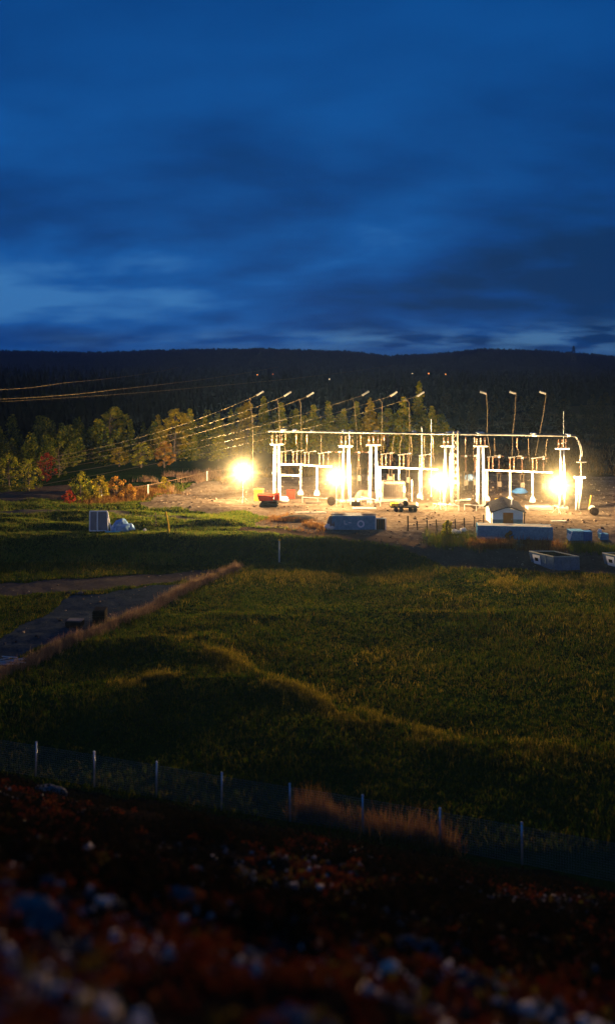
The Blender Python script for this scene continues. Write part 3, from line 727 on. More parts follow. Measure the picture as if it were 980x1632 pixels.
# bent busbar at the right end with its cable post
e = GP(925,736); g = gz(e.x, e.y)
tp = thing('cable_post', 'white cable post at the right end with two bent busbars curving down to it', 'post', (e.x, e.y, g))
a, b = GP(924,762), GP(925,812)
for sx in (-.28, .28):
    MB().tube([(a.x-.05+sx,a.y,a.z),(a.x-.35+sx*.7,b.y,g)], .27, 10, .22).build('column', M['paintwhite'], tp, smooth=True)
MB().box((a.x,a.y,a.z+.15), (1.7,.8,.34), bev=.05).build('cross_head', M['paintwhite'], tp)
MB().ins((e.x+.1,e.y,a.z+.3), (e.x+.1,e.y,e.z-.1), .2, 9).build('insulator', M['porcelain'], tp, smooth=True)
MB().box((e.x+.2,e.y,e.z), (1.6,.5,.3), rz=.2, bev=.08).build('terminal', M['alu'], tp)
for k in (-1, 1):
    pts = [GP(914+k,694), GP(918,696), GP(922+k*1.5,702), GP(925.5+k*2,712), GP(927+k*2,722), GP(925+k*2,735)]
    MB().tube([p+Vector((0,k*.3,0)) for p in pts], .11, 8).build('bent_busbar', M['alu'], tp, smooth=True)

# ------------------------------------------------------------------ lower bus supports and disconnectors
def rowY(px): return 143.5+(136-143.5)*(px-478)/(848-478)
def RP(px, py, dy=0): return atY(px, py, rowY(px)+dy)
def bus_frame(label, posts, beam, discs, pr=.22, second=None, group='low busbar frames'):
    a = RP(*beam[0]); b = RP(*beam[1])
    t = thing('bus_frame', label, 'bus frame', (a.x, a.y, gz(a.x, a.y)), group)
    MB().tube([a, b], .15, 8).build('beam', M['paintwhite'], t, smooth=True)
    if second:
        MB().tube([RP(*second[0]), RP(*second[1])], .17, 8).build('cross_rail', M['paintwhite'], t, smooth=True)
    for px in posts:
        q = a.lerp(b, (px-beam[0][0])/(beam[1][0]-beam[0][0])); g = gz(q.x, q.y)
        c = MB().tube([(q.x,q.y,g+.2),(q.x,q.y,q.z+.12)], pr, 10).build('post', M['paintwhite'], t, smooth=True)
        MB().lathe((q.x,q.y,g-.1), [(.5,0),(.5,.45),(.26,.95)], 10).build('footing', M['paintwhite'], c, smooth=True)
    for px in discs:
        q = a.lerp(b, (px-beam[0][0])/(beam[1][0]-beam[0][0]))
        d = MB()
        d.ins((q.x-.32,q.y,q.z+.2), (q.x-.32,q.y,q.z+2.1), .17, 8).ins((q.x+.35,q.y,q.z+.2), (q.x+.35,q.y,q.z+2.3), .15, 8)
        d = d.build('disconnector', M['porcelain'], t, smooth=True)
        MB().tube([(q.x-.5,q.y,q.z+2.25),(q.x+1.5,q.y,q.z+2.5)], .09, 6).box((q.x-.35,q.y,q.z+2.25), (.5,.3,.25), bev=.04).box((q.x+1.45,q.y,q.z+2.5),(.45,.35,.3), bev=.06).build('switch_arm', M['alu'], d)
    return t
bus_frame('small white double railed bus frame right of the leftmost gantry columns', [479], [(448,740),(482,740)], [452,470], .16, [(448,757),(480,758)])
bus_frame('white T shaped bus stand with one post left of the second work light', [505], [(483,741),(529,744)], [489,512], .16)
bus_frame('white bus frame with three posts in the middle of the yard, over the cabinet', [606,636,669], [(600,744),(697,748)], [612,640,672], .16)
bus_frame('white bus frame with three tall posts at the right, behind the hut', [776,813,849], [(773,749),(881,753)], [782,816,852], .16)
# jumpers from the busbars down to the switch arms, and hanging strings
for px, py in ((455,722),(472,722),(489,724),(512,725),(561,712),(575,722),(612,726),(628,735),(640,727),(655,735),(676,729),(690,736),(742,730),(756,735),(788,730),(824,732),(842,735),(872,736)):
    q = GP(px, 691+.017*(px-441)); e = RP(px+R.uniform(-3,3), py)
    hz_ = R.uniform(.9, 1.9)
    if R.random() < .6:
        st_ = MB().ins(q, q+Vector((0,.1,-hz_)), .13, 7).build('hanging_insulator', M['porcelain'], t0, smooth=True)
    else: hz_ = .1
    MB().tube([q+Vector((0,.1,-hz_)), q.lerp(e, .6)+Vector((R.uniform(-.3,.3),0,-.2)), e], .03, 5).build('jumper', M['polesteel'], t0)
BRK = [(523,155),(541,155),(572,154),(588,154),(622,153),(650,152),(685,151),(742,149),(757,149),(795,147),(832,146),(866,145)]
b0 = None
for px, Y_ in BRK:
    x_ = (px-CX)*Y_/F; g_ = gz(x_, Y_)
    tb = thing('circuit_breaker', 'dark porcelain circuit breaker on a thin steel stand in the row behind the gantry', 'circuit breaker', (x_, Y_, g_), 'circuit breakers behind the gantry')
    if b0 is None:
        b0 = tb; m = MB()
        for sx in (-.35, .35): m.tube([(x_+sx,Y_,g_-.2),(x_+sx*.7,Y_,g_+3.2)], .07, 6)
        m.tube([(x_-.35,Y_,g_+.4),(x_+.3,Y_,g_+2.8)], .035, 5).tube([(x_-.5,Y_,g_+3.2),(x_+.5,Y_,g_+3.2)], .09, 6)
        m.build('stand', M['polesteel'], tb)
        MB().box((x_,Y_-.3,g_+1.3), (.7,.5,1.0), bev=.05).build('drive_box', M['cabinet'], tb)
        MB().ins((x_,Y_,g_+3.25), (x_,Y_,g_+6.0), .2, 11).build('insulator', M['porcelain'], tb, smooth=True)
        MB().ins((x_-.9,Y_,g_+6.1), (x_+.9,Y_,g_+6.25), .17, 8).build('chamber', M['porcelain'], tb, smooth=True)
        MB().box((x_,Y_,g_+6.12), (.4,.4,.36), bev=.06).build('joint', M['steel'], tb)
    else:
        for ch in b0.children: c = ch.copy(); COL.objects.link(c); c.parent = tb
# portals with droppers
def sag(a, b, s, n=14):
    return [a.lerp(b, k/n)+Vector((0,0,-4*s*(k/n)*(1-k/n))) for k in range(n+1)]
STR1 = [(415,626),(459,627),(495,628)]; STR2 = [(583,626),(628,627),(671,627)]; STR3 = [(770,625),(817,625),(865,625)]
Y1, Y2, Y3 = 146.0, 142.0, 138.0
LEFT = [[(90,727),(90,733),(90,741)], [(90,746),(90,756),(90,768)]]
WL = ['top', 'middle', 'bottom']
for gi, (st, Yp, drops, nm) in enumerate(((STR1,Y1,[(403,690),(446,700),(480,735)],'leftmost'), (STR2,Y2,[(570,725),(606,740),(652,742)],'middle'))):
    for k, (px, py) in enumerate(st):
        a = atY(px+5, py-3, Yp); b = atY(px-6, py+4, Yp)
        lx, ly = LEFT[gi][k]; Yl = 122
        c = atY(lx, ly, Yl); d = atY(-260, ly+(ly-py)*(350/(px-90))*.75+ (10 if gi == 0 else 0), Yl-8)
        tw = thing('power_line', f'thin power line ending at the {["left","middle","right"][k]} pole of the {nm} three poles behind the gantry', 'power line', a, 'power lines from the left')
        MB().tube(sag(b, c, 1.1, 24)+sag(c, d, .2, 6)[1:], .024, 5).build('conductor', M['wire'], tw)
        MB().ins(b, a, .24, 8).build('insulator', M['greypor'], tw)
        dx, dyy = drops[k]; e = atY(dx, dyy, rowY(max(440, dx)))
        mid = atY(px-16 if gi == 0 else px-19, py+14, Yp-1)
        b2 = b.lerp(c, .04)
        m = MB().tube([b2, mid, mid.lerp(e, .5)+Vector((.1,0,0)), e], .034, 6)
        m.tube([e, (e.x, e.y, gz(e.x, e.y)-.1)], .034, 6)
        m.build('pole', M['polesteel'], tw)
for k, (px, py) in enumerate(STR3):
    a = atY(px-5, py-1, Y3); b = atY(px+5, py+2, Y3)
    tw = thing('power_line', f'long thin pole with a pale head pointing left, {["left","middle","right"][k]} of the right three poles', 'power line', a, 'thin poles on the right bus frame')
    MB().ins(a, b, .24, 6).build('insulator', M['greypor'], tw)
    e = RP(px+[12,-1,-12][k], 726)
    mid = atY(px+[6,0,-5][k], 690, Y3-.6)
    MB().tube([b+Vector((0,0,-.1)), b.lerp(mid, .5)+Vector((.12,0,0)), mid, e], .038, 6).build('pole', M['polesteel'], tw)
# upper far power lines
for k, (a, b, c, lab) in enumerate([((-40,622,110),(100,610,150),(285,585,330),'highest faint power line crossing in front of the left hills'),
        ((-40,637,108),(180,621,150),(445,584,330),'long faint power line below the highest one'),
        ((-40,642,150),(330,616,200),(625,582,380),'faint power line running up towards the distant lights')]):
    A, B, C_ = atY(*a), atY(*b), atY(*c)
    tw = MB().tube(sag(A, B, .3, 8)+sag(B, C_, .6, 12)[1:], .03, 5).build('power_line', M['wire'], None, A)
    tag(tw, lab, 'power line', 'power lines over the forest')
# thin rods and masts in the yard
def rod(px, top, base, Y, r, label, name='steel_rod', mat='steel', cat='rod', dx=0):
    b = atY(px, base, Y); a = atY(px+dx, top, Y); g = gz(b.x, Y); b.z = min(g, b.z) if abs(b.z-g) < 6 else g
    o = MB().tube([(b.x,Y,g-.1), a], r, 6, r*.6).lathe((b.x,Y,g-.05), [(r*3,0),(r*3,.25),(r*1.3,.5)], 8).build(name, M[mat], None, (b.x,Y,g)); tag(o, label, cat, 'thin rods in the yard')
rod(672, 680, 800, 138, .06, 'thin steel rod standing up through the busbar left of the third work light')
rod(687, 668, 800, 141, .05, 'short thin rod just above the busbar left of the lattice mast')
rod(898, 655, 806, 138, .05, 'faint thin rod rising above the right end of the gantry')
rod(560, 690, 800, 134, .07, 'thin pole leaning between the second work light and the next columns', dx=-4)

# ------------------------------------------------------------------ yard things
def cab(px0, px1, top, base, dep, mat, name, label, cat, extra=None, z=None):
    p = onground((px0+px1)/2, base); w = (px1-px0)*p.y/F; h = (base-top)*p.y/F
    t = thing(name, label, cat, p)
    MB().box((p.x,p.y+dep/2,p.z+h/2), (w,dep,h), bev=.06).build('body', M[mat], t)
    return t, p, w, h
# control cabinet on legs
p = onground(629, 803); Yc = p.y+3; w = 42*Yc/F; x = (629-CX)*Yc/F; g = gz(x, Yc); zt = H-(766-HY)*Yc/F
t = thing('transformer', 'brown grey transformer box in the middle of the yard under the bus frame', 'transformer', (x, Yc, g))
MB().box((x-.2,Yc,g+.5+(zt-g-.5)/2), (w*.82,2.0,zt-g-.5), bev=.08).build('tank', M['cabinet'], t)
fn = MB()
for k in range(9): fn.box((x-w*.36+k*w*.08,Yc-1.12,g+.5+(zt-g)*.42), (.06,.22,(zt-g)*.62))
fn.build('cooling_fins', M['cabinet'], t)
MB().box((x-.2,Yc,g+.25), (w,2.4,.5), bev=.04).build('plinth', M['concrete'], t)
for k in (-1, 0, 1):
    MB().ins((x-.2+k*.9,Yc,zt), (x-.2+k*.95,Yc,zt+1.1), .17, 7).build('bushing', M['porcelain'], t, smooth=True)
MB().box((x+w*.32,Yc-1.06,g+2.1), (.55,.12,.9), bev=.03).build('gauge_box', M['paintwhite'], t)
for sx in (-.55, .62):
    MB().tube([(x+sx*w,Yc-1.2,g),(x+sx*w,Yc-1.2,zt+.3)], .1, 6).build('frame_post', M['steel'], t)
# tracked dumper
p = onground(428, 809); u = p.y/F
t = thing('tracked_dumper', 'red tracked dumper with dark tracks left of the leftmost columns', 'dumper', p)
for dy in (0, 1.7):
    m = MB(); L_ = 31*u
    pr = [(-L_/2,.25),(-L_/2+.3,.02),(L_/2-.35,.02),(L_/2,.3),(L_/2-.3,.62),(-L_/2+.25,.62)]
    vs = [(p.x+a, p.y+dy+o_, p.z+b) for o_ in (0,.45) for a, b in pr]; n = 6
    m.add(vs, [tuple(range(n)), tuple(range(2*n-1,n-1,-1))]+[(k+n,(k+1)%n+n,(k+1)%n,k) for k in range(n)])
    m.build('track', M['rubber'], t)
MB().box((p.x+.1,p.y+1.1,p.z+.85), (2.6,1.9,.5), bev=.08).build('chassis', M['dark'], t)
m = MB(); m.add([(p.x-1.5,p.y+.2,p.z+1.0),(p.x+.7,p.y+.2,p.z+1.0),(p.x+.7,p.y+2,p.z+1.0),(p.x-1.5,p.y+2,p.z+1.0),
                 (p.x-1.9,p.y-.1,p.z+2.0),(p.x+.9,p.y-.1,p.z+1.9),(p.x+.9,p.y+2.3,p.z+1.9),(p.x-1.9,p.y+2.3,p.z+2.0)],
                [(0,3,2,1),(0,1,5,4),(1,2,6,5),(2,3,7,6),(3,0,4,7),(4,5,6,7)])
m.build('skip', M['redpaint'], t)
MB().box((p.x+1.35,p.y+1.1,p.z+1.6), (.9,1.4,1.1), bev=.1).build('cab', M['redpaint'], t)
t, p, w, h = cab(405,419,781,799,1.2,'yellow','site_cabinet','yellow cabinet behind the red dumper','cabinet')
MB().box((p.x,p.y+.6,p.z+h+.06), (w*1.12,1.4,.1), bev=.03).build('lid', M['yellow'], t)
MB().box((p.x+.35,p.y-.03,p.z+h*.5), (.08,.06,.3)).build('handle', M['dark'], t)
t, p, w, h = cab(457,470,783,795,1.1,'redpaint','tool_chest','small red chest beside the foot of the small bus frame','chest')
MB().box((p.x,p.y+.55,p.z+h+.06), (w*1.06,1.2,.1), bev=.03).build('lid', M['redpaint'], t)
p = onground(447, 801)
o = MB().blob((p.x,p.y+.4,p.z+.45), .9, (1.5,.9,.6), 4, 3, .3).blob((p.x-1.7,p.y+.3,p.z+.3), .6, (1.2,.9,.7), 8, 3, .3).build('sand_bags', M['whitebag'], None, p, True); tag(o, 'white sacks piled at the foot of the leftmost columns', 'sacks')
# flatbed trailer
p = onground(645, 816); u = p.y/F; L_ = 46*u
t = thing('flatbed_trailer', 'low dark flatbed trailer parked before the transformer', 'trailer', p)
MB().box((p.x,p.y+1.0,p.z+.72), (L_,2.0,.18), bev=.03).build('bed', M['dark'], t)
for k in (-.3,-.12,.2,.36):
    m = MB(); m.lathe((p.x+k*L_,p.y-.02,p.z+.36), [(.05,0),(.34,.02),(.36,.1),(.36,.2),(.34,.26),(.05,.28)], 14, (0,1,0)).build('wheel', M['rubber'], t)
for k in range(3): MB().box((p.x-L_*.42+k*.62,p.y+.7,p.z+1.06), (.5,.9,.5), bev=.04, rz=.1*k).build('crate', M['yellow' if k < 2 else 'cabinet'], t)
MB().lathe((p.x+L_*.05,p.y+.5,p.z+1.2), [(.4,0),(.4,.1),(.25,.12),(.25,.7),(.4,.72),(.4,.82)], 14, (0,1,0)).build('cable_reel', M['dark'], t)
MB().box((p.x+L_*.46,p.y+1,p.z+1.0), (.14,1.9,.5), bev=.03).build('tailboard', M['paintwhite'], t)
# kiosk block with two white caps
t, p, w, h = cab(560,574,800,807,.9,'dark','junction_box','low dark box with two white caps near the middle columns','box')
for k in (-1, 1): MB().lathe((p.x+k*w*.25,p.y+.3,p.z+h), [(.18,0),(.22,.1),(.14,.25),(.03,.28)], 10).build('cap', M['paintwhite'], t, smooth=True)
# low rails and slabs in the yard
def rail(pa, pb, z, label, posts=3, zh=.9, mat='steel'):
    a, b = onground(*pa), onground(*pb)
    t = thing('guard_rail', label, 'rail', a, 'low rails in the yard')
    MB().tube([a+Vector((0,0,zh)), b+Vector((0,0,zh))], .07, 6).build('bar', M[mat], t)
    for k in range(posts):
        q = a.lerp(b, k/(posts-1)); g = gz(q.x, q.y); MB().tube([(q.x,q.y,g-.1),(q.x,q.y,q.z+zh+.05)], .06, 6).build('post', M[mat], t)
rail((482,801),(531,804), .9, 'low pale rail between the small bus frame and the second work light')
rail((740,813),(778,816), .9, 'low pale rail left of the hut')
rail((690,812),(731,815), .9, 'low rail at the foot of the dark lattice mast')
rail((575,800),(606,807), .9, 'low rail left of the transformer')
def slab(px0, px1, py, dep, hgt, label, mat='concrete'):
    p = onground((px0+px1)/2, py); w = (px1-px0)*p.y/F
    o = MB().box((p.x,p.y+dep/2,p.z+hgt/2-.04), (w,dep,hgt), bev=.05).build('concrete_slab', M[mat], None, p); tag(o, label, 'slab', 'concrete slabs in the yard')
slab(842,882,813,2.2,.5,'broad pale concrete slab right of the hut roof')
slab(886,906,811,1.6,.4,'small pale slab under the rightmost work light')
slab(562,600,812,1.6,.15,'thin concrete slab lying before the middle columns')
slab(470,520,818,.9,.15,'long thin concrete slab on the gravel below the second work light')
slab(880,905,832,.9,.15,'thin pale slab on the gravel right of the hut')
# orange and yellow barrels / hydrants right of the cable post
for px, b, lab in ((938,812,'pale rubbish heap with a yellow stake right of the cable post'),):
    p = onground(px, b); t = thing('stake', lab, 'stake', p)
    MB().tube([(p.x,p.y,p.z-.1),(p.x+.35,p.y,p.z+2.2)], .08, 6).build('rod', M['yellow'], t)
    MB().blob((p.x+.5,p.y,p.z+.3), .45, (1.2,.9,.9), 3, 2, .3).build('heap', M['whitebag'], t)
def pipes(px, py, n, l, label, mat='steel', up=0):
    p = onground(px, py); t = thing('pipe_stack', label, 'pipes', p, 'small stacks of material in the yard')
    for k in range(n):
        a_ = R.uniform(-.12,.12); z_ = p.z+.09+.16*(k//4); y_ = p.y+.18*(k % 4)
        MB().tube([(p.x-l/2,y_-a_,z_),(p.x+l/2,y_+a_,z_+up)], .08, 7).build('pipe', M[mat], t)
pipes(573, 797, 6, 3.2, 'small stack of pale pipes left of the middle columns')
pipes(738, 800, 5, 2.6, 'small stack of pipes right of the lattice mast', up=.3)
pipes(800, 797, 4, 2.2, 'pipes lying behind the hut, left of its roof ridge', 'yellow', .25)
pipes(500, 803, 5, 2.6, 'pipes lying between the small bus frame and the second work light', 'cabinet')
p = onground(583, 793); o = MB().blob((p.x,p.y,p.z+.2), 1.5, (1.2,.9,.75), 33, 3, .25).build('sand_heap', M['yardstone'], None, p, True); tag(o, 'brown sand heap at the left foot of the middle columns', 'heap')
def drum(px, py, r_, label):
    p = onground(px, py); t = thing('cable_drum', label, 'drum', p, 'small stacks of material in the yard')
    MB().lathe((p.x,p.y,p.z+r_), [(r_,0),(r_,.08)], 18, (0,1,0)).build('flange', M['bark'], t); MB().lathe((p.x,p.y+.6,p.z+r_), [(r_,0),(r_,.08)], 18, (0,1,0)).build('flange', M['bark'], t)
    MB().lathe((p.x,p.y+.08,p.z+r_), [(r_*.6,0),(r_*.6,.52)], 14, (0,1,0)).build('cable', M['rubber'], t)
drum(528, 806, .7, 'wooden cable drum below the second work light')
drum(757, 812, .6, 'wooden cable drum between the lattice mast and the hut')
drum(948, 822, .6, 'wooden cable drum at the right end of the yard')
p = onground(474, 829); o = MB().blob((p.x,p.y,p.z+.1), 1.3, (2.0,1.0,.5), 44, 3, .3).build('dirt_pile', M['track'], None, p, True); tag(o, 'low dirt pile with brown weeds left of the emblem container', 'heap')
# stake fence before the yard road
a, b = onground(650, 846), onground(770, 838)
t = thing('stake_fence', 'dark stake fence with thin wires between the emblem container and the hut', 'fence', a)
for k in range(9):
    q = a.lerp(b, k/8); g = gz(q.x, q.y); hh_ = 2.1 if k == 0 else 1.2+.5*R.random()
    MB().tube([(q.x,q.y,g-.2),(q.x+R.uniform(-.1,.1),q.y,g+hh_)], .08 if k else .1, 6).build('stake', M['darkwood'], t)
m = MB()
for z in (.35,.75,1.1): m.tube([a+Vector((0,0,z)), b+Vector((0,0,z))], .02, 4)
m.build('fence_wire', M['dark'], t)
# rope barrier on the left of the yard
a, m1, m2, b = onground(162, 797), onground(236, 789), onground(330, 766), onground(385, 757)
t = thing('rope_barrier', 'lit rope barrier on short posts curving between the shrubs and the reed bed', 'barrier', a)
pts = []
L4 = [a, m1, m2, b]
for q, r_ in zip(L4[:-1], L4[1:]):
    pts += sag(q+Vector((0,0,1.75)), r_+Vector((0,0,1.75)), .12, 8)
MB().tube(pts, .045, 6).build('rope', M['reed'], t)
for q in L4: MB().tube([(q.x,q.y,q.z-.2),(q.x,q.y,q.z+1.85)], .08, 7).build('post', M['paintwhite'], t)
# blue tarpaulins behind
p = onground(750, 766); o = MB().blob((p.x,p.y,p.z+.4), .9, (1.3,.9,.8), 5, 3, .5).build('tarpaulin', M['tarp'], None, p, True); tag(o, 'crumpled blue tarpaulin behind the gantry between the lattice mast and the next columns', 'tarpaulin')
p = onground(829, 786); o = MB().blob((p.x,p.y,p.z+.3), .8, (1.5,.9,.7), 9, 3, .5).build('tarpaulin', M['deepblue'], None, p, True); tag(o, 'dark blue tarpaulin behind the posts over the hut', 'tarpaulin')

# ------------------------------------------------------------------ hut
p = atY(809, 838, 117.5); g = gz(p.x, p.y); u = p.y/F; w = 49*u; dp = 4.2; wh = 2.05; rz_ = .6
t = thing('site_hut', 'small white hut with brown door and dark roof behind the long blue container', 'hut', (p.x, p.y, g))
m = MB(); m.box((p.x,p.y+dp/2,g+wh/2), (w,dp,wh)); 
m.add([(p.x-w/2,p.y,g+wh),(p.x+w/2,p.y,g+wh),(p.x,p.y,g+wh+.5)], [(0,1,2)])
m.build('wall', M['hutwall'], t)
# curved roof sheet with thickness
m = MB(); n = 10; prof = []
for k in range(n+1):
    s_ = -1+2*k/n; prof.append((s_*(w/2+.38), wh+.02+rz_*(1-abs(s_)**1.2)-.22*abs(s_)))
vs = []; 
for yy, sh in ((-.35,1.0),(2.7,.86),(dp+.35,.95)):
    for x_, z_ in prof: vs.append((p.x+x_*sh, p.y+yy, g+.12+z_+(.95 if yy == 2.7 else 0)))
for yy, sh in ((-.35,1.0),(2.7,.86),(dp+.35,.95)):
    for x_, z_ in prof: vs.append((p.x+x_*sh, p.y+yy, g-.02+z_+(.95 if yy == 2.7 else 0)))
nn = n+1; fs = []
for r_ in range(2):
    for k in range(n):
        fs.append((r_*nn+k, r_*nn+k+1, (r_+1)*nn+k+1, (r_+1)*nn+k))
        fs.append((3*nn+r_*nn+k, 3*nn+(r_+1)*nn+k, 3*nn+(r_+1)*nn+k+1, 3*nn+r_*nn+k+1))
for k in range(n):
    fs.append((k, 3*nn+k, 3*nn+k+1, k+1)); fs.append((2*nn+k, 2*nn+k+1, 5*nn+k+1, 5*nn+k))
m.add(vs, fs); m.build('roof', M['hutroof'], t)
d = MB().box((p.x+.05,p.y-.05,g+.95), (16*u,.1,1.85), bev=.02).build('door', M['door'], t)
MB().box((p.x+.55,p.y-.12,g+.95), (.06,.06,.16)).build('handle', M['steel'], d)
for x0, x1 in ((p.x-w/2,p.x-8*u+.05),(p.x+.05+8*u,p.x+w/2)):
    MB().box(((x0+x1)/2,p.y-.03,g+.45), (x1-x0-.02,.06,.9), bev=.01).build('plinth', M['hutplinth'], t)
MB().tube([(p.x+.5,p.y-.2,g+wh+1.0),(p.x+.75,p.y+.6,g+wh+1.55),(p.x+1.0,p.y+1.0,g+wh+1.75)], .09, 6).build('flue', M['paintwhite'], t)
for sx in (-1, 1): MB().tube([(p.x+sx*(w/2+.15),p.y-.1,g),(p.x+sx*(w/2+.2),p.y-.1,g+wh)], .09, 6).build('corner_post', M['bark'], t)

# ------------------------------------------------------------------ containers
def container(A, B, dep, hgt, mat, name, label, cat='container'):
    A = Vector(A); B = Vector(B); d = (B-A); L_ = math.hypot(d.x, d.y); rz = math.atan2(d.y, d.x)
    z = min(gz(A.x, A.y), gz(B.x, B.y)); n = Vector((-math.sin(rz), math.cos(rz), 0)); ax = Vector((math.cos(rz), math.sin(rz), 0))
    c = (A+B)/2+n*dep/2; c.z = z
    t = thing(name, label, cat, (c.x, c.y, z))
    m = MB(); m.box((c.x,c.y,z+.08+hgt/2), (L_-.06,dep-.06,hgt-.08), rz)
    m.build('body', M[mat], t)
    m = MB(); k = 0; q = .28
    while k*q < L_-.5:
        o_ = A+ax*(.3+k*q)-n*.012; m.box((o_.x,o_.y,z+.1+hgt/2), (.13,.05,hgt-.3), rz); k += 1
    m.build('corrugation', M[mat], t)
    m = MB()
    for s_ in (0, L_):
        for q_ in (0, dep):
            o_ = A+ax*s_+n*q_; m.box((o_.x,o_.y,z+hgt/2+.04), (.16,.16,hgt+.06), rz)
    for zz in (.08, hgt):
        for q_ in (0, dep):
            o_ = (A+B)/2+n*q_; m.box((o_.x,o_.y,z+zz+.01), (L_-.18,.13,.13), rz)
    m.build('edge_frame', M[mat], t)
    m = MB(); m.box((c.x,c.y,z+hgt+.05), (L_-.14,dep-.14,.05), rz); m.build('roof', M['concrete'], t)
    return t, A, ax, n, z, L_
A = onground(761, 858); B = onground(880, 861.5)
container((A.x,A.y,0), (B.x,B.y,0), 1.9, 1.75, 'bluepaint', 'storage_container', 'long low blue storage container in front of the white hut')
A = gp(530, 845, 2.45); B = gp(598, 845.5, 2.45)
t, A, ax, n, z, L_ = container((*A,0), (*B,0), 2.2, 1.9, 'bluepaint', 'storage_container', 'blue container with a pale ring emblem on its side')
c = A+ax*(45/68*L_)-n*.05; zc = z+.85
m = MB(); rn = 24
vs = []; 
for rr0, yy in ((.30,-.01),(.52,-.01),(.52,.03),(.30,.03)):
    for k in range(rn):
        a_ = 2*math.pi*k/rn; vs.append(c+ax*math.cos(a_)*rr0+n*yy+Vector((0,0,zc+math.sin(a_)*rr0)))
fs = []
for l in range(4):
    for k in range(rn): fs.append((l*rn+k, l*rn+(k+1) % rn, ((l+1) % 4)*rn+(k+1) % rn, ((l+1) % 4)*rn+k))
m.add(vs, fs); m.build('ring_emblem', M['lightblue'], t)
c2 = A+ax*(19/68*L_)-n*.045; rz = math.atan2(ax.y, ax.x)
MB().box((c2.x,c2.y,z+1.05), (.09,.04,.55), rz).box((c2.x+.22,c2.y,z+.82), (.33,.04,.09), rz).box((c2.x+.75,c2.y,z+1.0), (.45,.04,.09), rz).build('painted_mark', M['lightblue'], t)
for q_ in (((A.x-.1,A.y+.9,z+.75), 1.0, (.75,1.1,1.0), 3, 3, .25), ((A.x+.9,A.y+1.1,z+1.95), .5, (2.2,1.5,.35), 6, 3, .3), ((A.x+5.2,A.y+1.1,z+2.0), .5, (2.4,1.8,.3), 11, 3, .35)):
    MB().blob(*q_).build('tarpaulin_cover', M['cabinet'], t, smooth=True)
e = A+ax*(L_+.75); 
fr = MB()
for s_ in (-.7,.7): fr.box((e.x+s_,e.y-.05,z+.85), (.14,.14,1.7))
fr.box((e.x,e.y-.05,z+1.65), (1.3,.13,.13)); fr.build('door_frame', M['paintwhite'], t)
dd = MB().box((e.x,e.y+.35,z+.8), (1.22,.6,1.5), bev=.03).build('end_hatch', M['dark'], t)
sl = MB()
for k in range(3): sl.box((e.x-.36+k*.36,e.y-.02,z+.8), (.07,.06,1.45))
sl.build('bars', M['door'], dd)
p = onground(527, 843); o = MB().blob((p.x,p.y,p.z+.35), .75, (1.15,.9,.75), 13, 3, .3).build('white_sack', M['whitebag'], None, p, True); tag(o, 'bright white heaped sack at the left end of the emblem container', 'sack')
# small blue boxes at the right
def crate(px0, px1, top, base, dep, mat, label, name='blue_box', lidmat=None, rz=0):
    p = onground((px0+px1)/2, base); w = (px1-px0)*p.y/F; h = (base-top)*p.y/F-dep*.2
    t = thing(name, label, 'box', p, 'small blue boxes by the road')
    m = MB().box((p.x,p.y+dep/2,p.z+h/2), (w,dep,h), rz, .05); m.build('body', M[mat], t)
    MB().box((p.x,p.y+dep/2,p.z+h+.05), (w*1.05,dep*1.06,.1), rz, .03).build('lid', M[lidmat or mat], t)
    m = MB()
    for k in range(2): MB().box((p.x+(k-.5)*w*.5,p.y-.01,p.z+h*.48), (.09,.06,h*.8), rz).build('rib', M[mat], t)
    return t, p, w, h
t, p, w, h = crate(909,931,844,862,1.6,'bluepaint','grey blue box with a white edge, leftmost of the small boxes')
m = MB(); m.box((p.x-w*.5,p.y+.5,p.z+h*.55), (.12,1.3,h*1.1), M3=Matrix.Rotation(.28, 3, 'Y')); m.build('white_edge', M['paintwhite'], t)
crate(930.5,944,846,862.5,1.1,'deepblue','bright blue bin in the middle of the small boxes')
t, p, w, h = crate(957,970,850,861,1.0,'bluepaint','small pale blue bin at the right with a white sack behind')
p2 = onground(956.5, 856); o = MB().blob((p2.x,p2.y+.3,p2.z+.5), .42, (.8,.7,1.5), 17, 2, .25).build('white_sack', M['whitebag'], None, p2, True); tag(o, 'small upright white sack beside the right blue bin', 'sack')
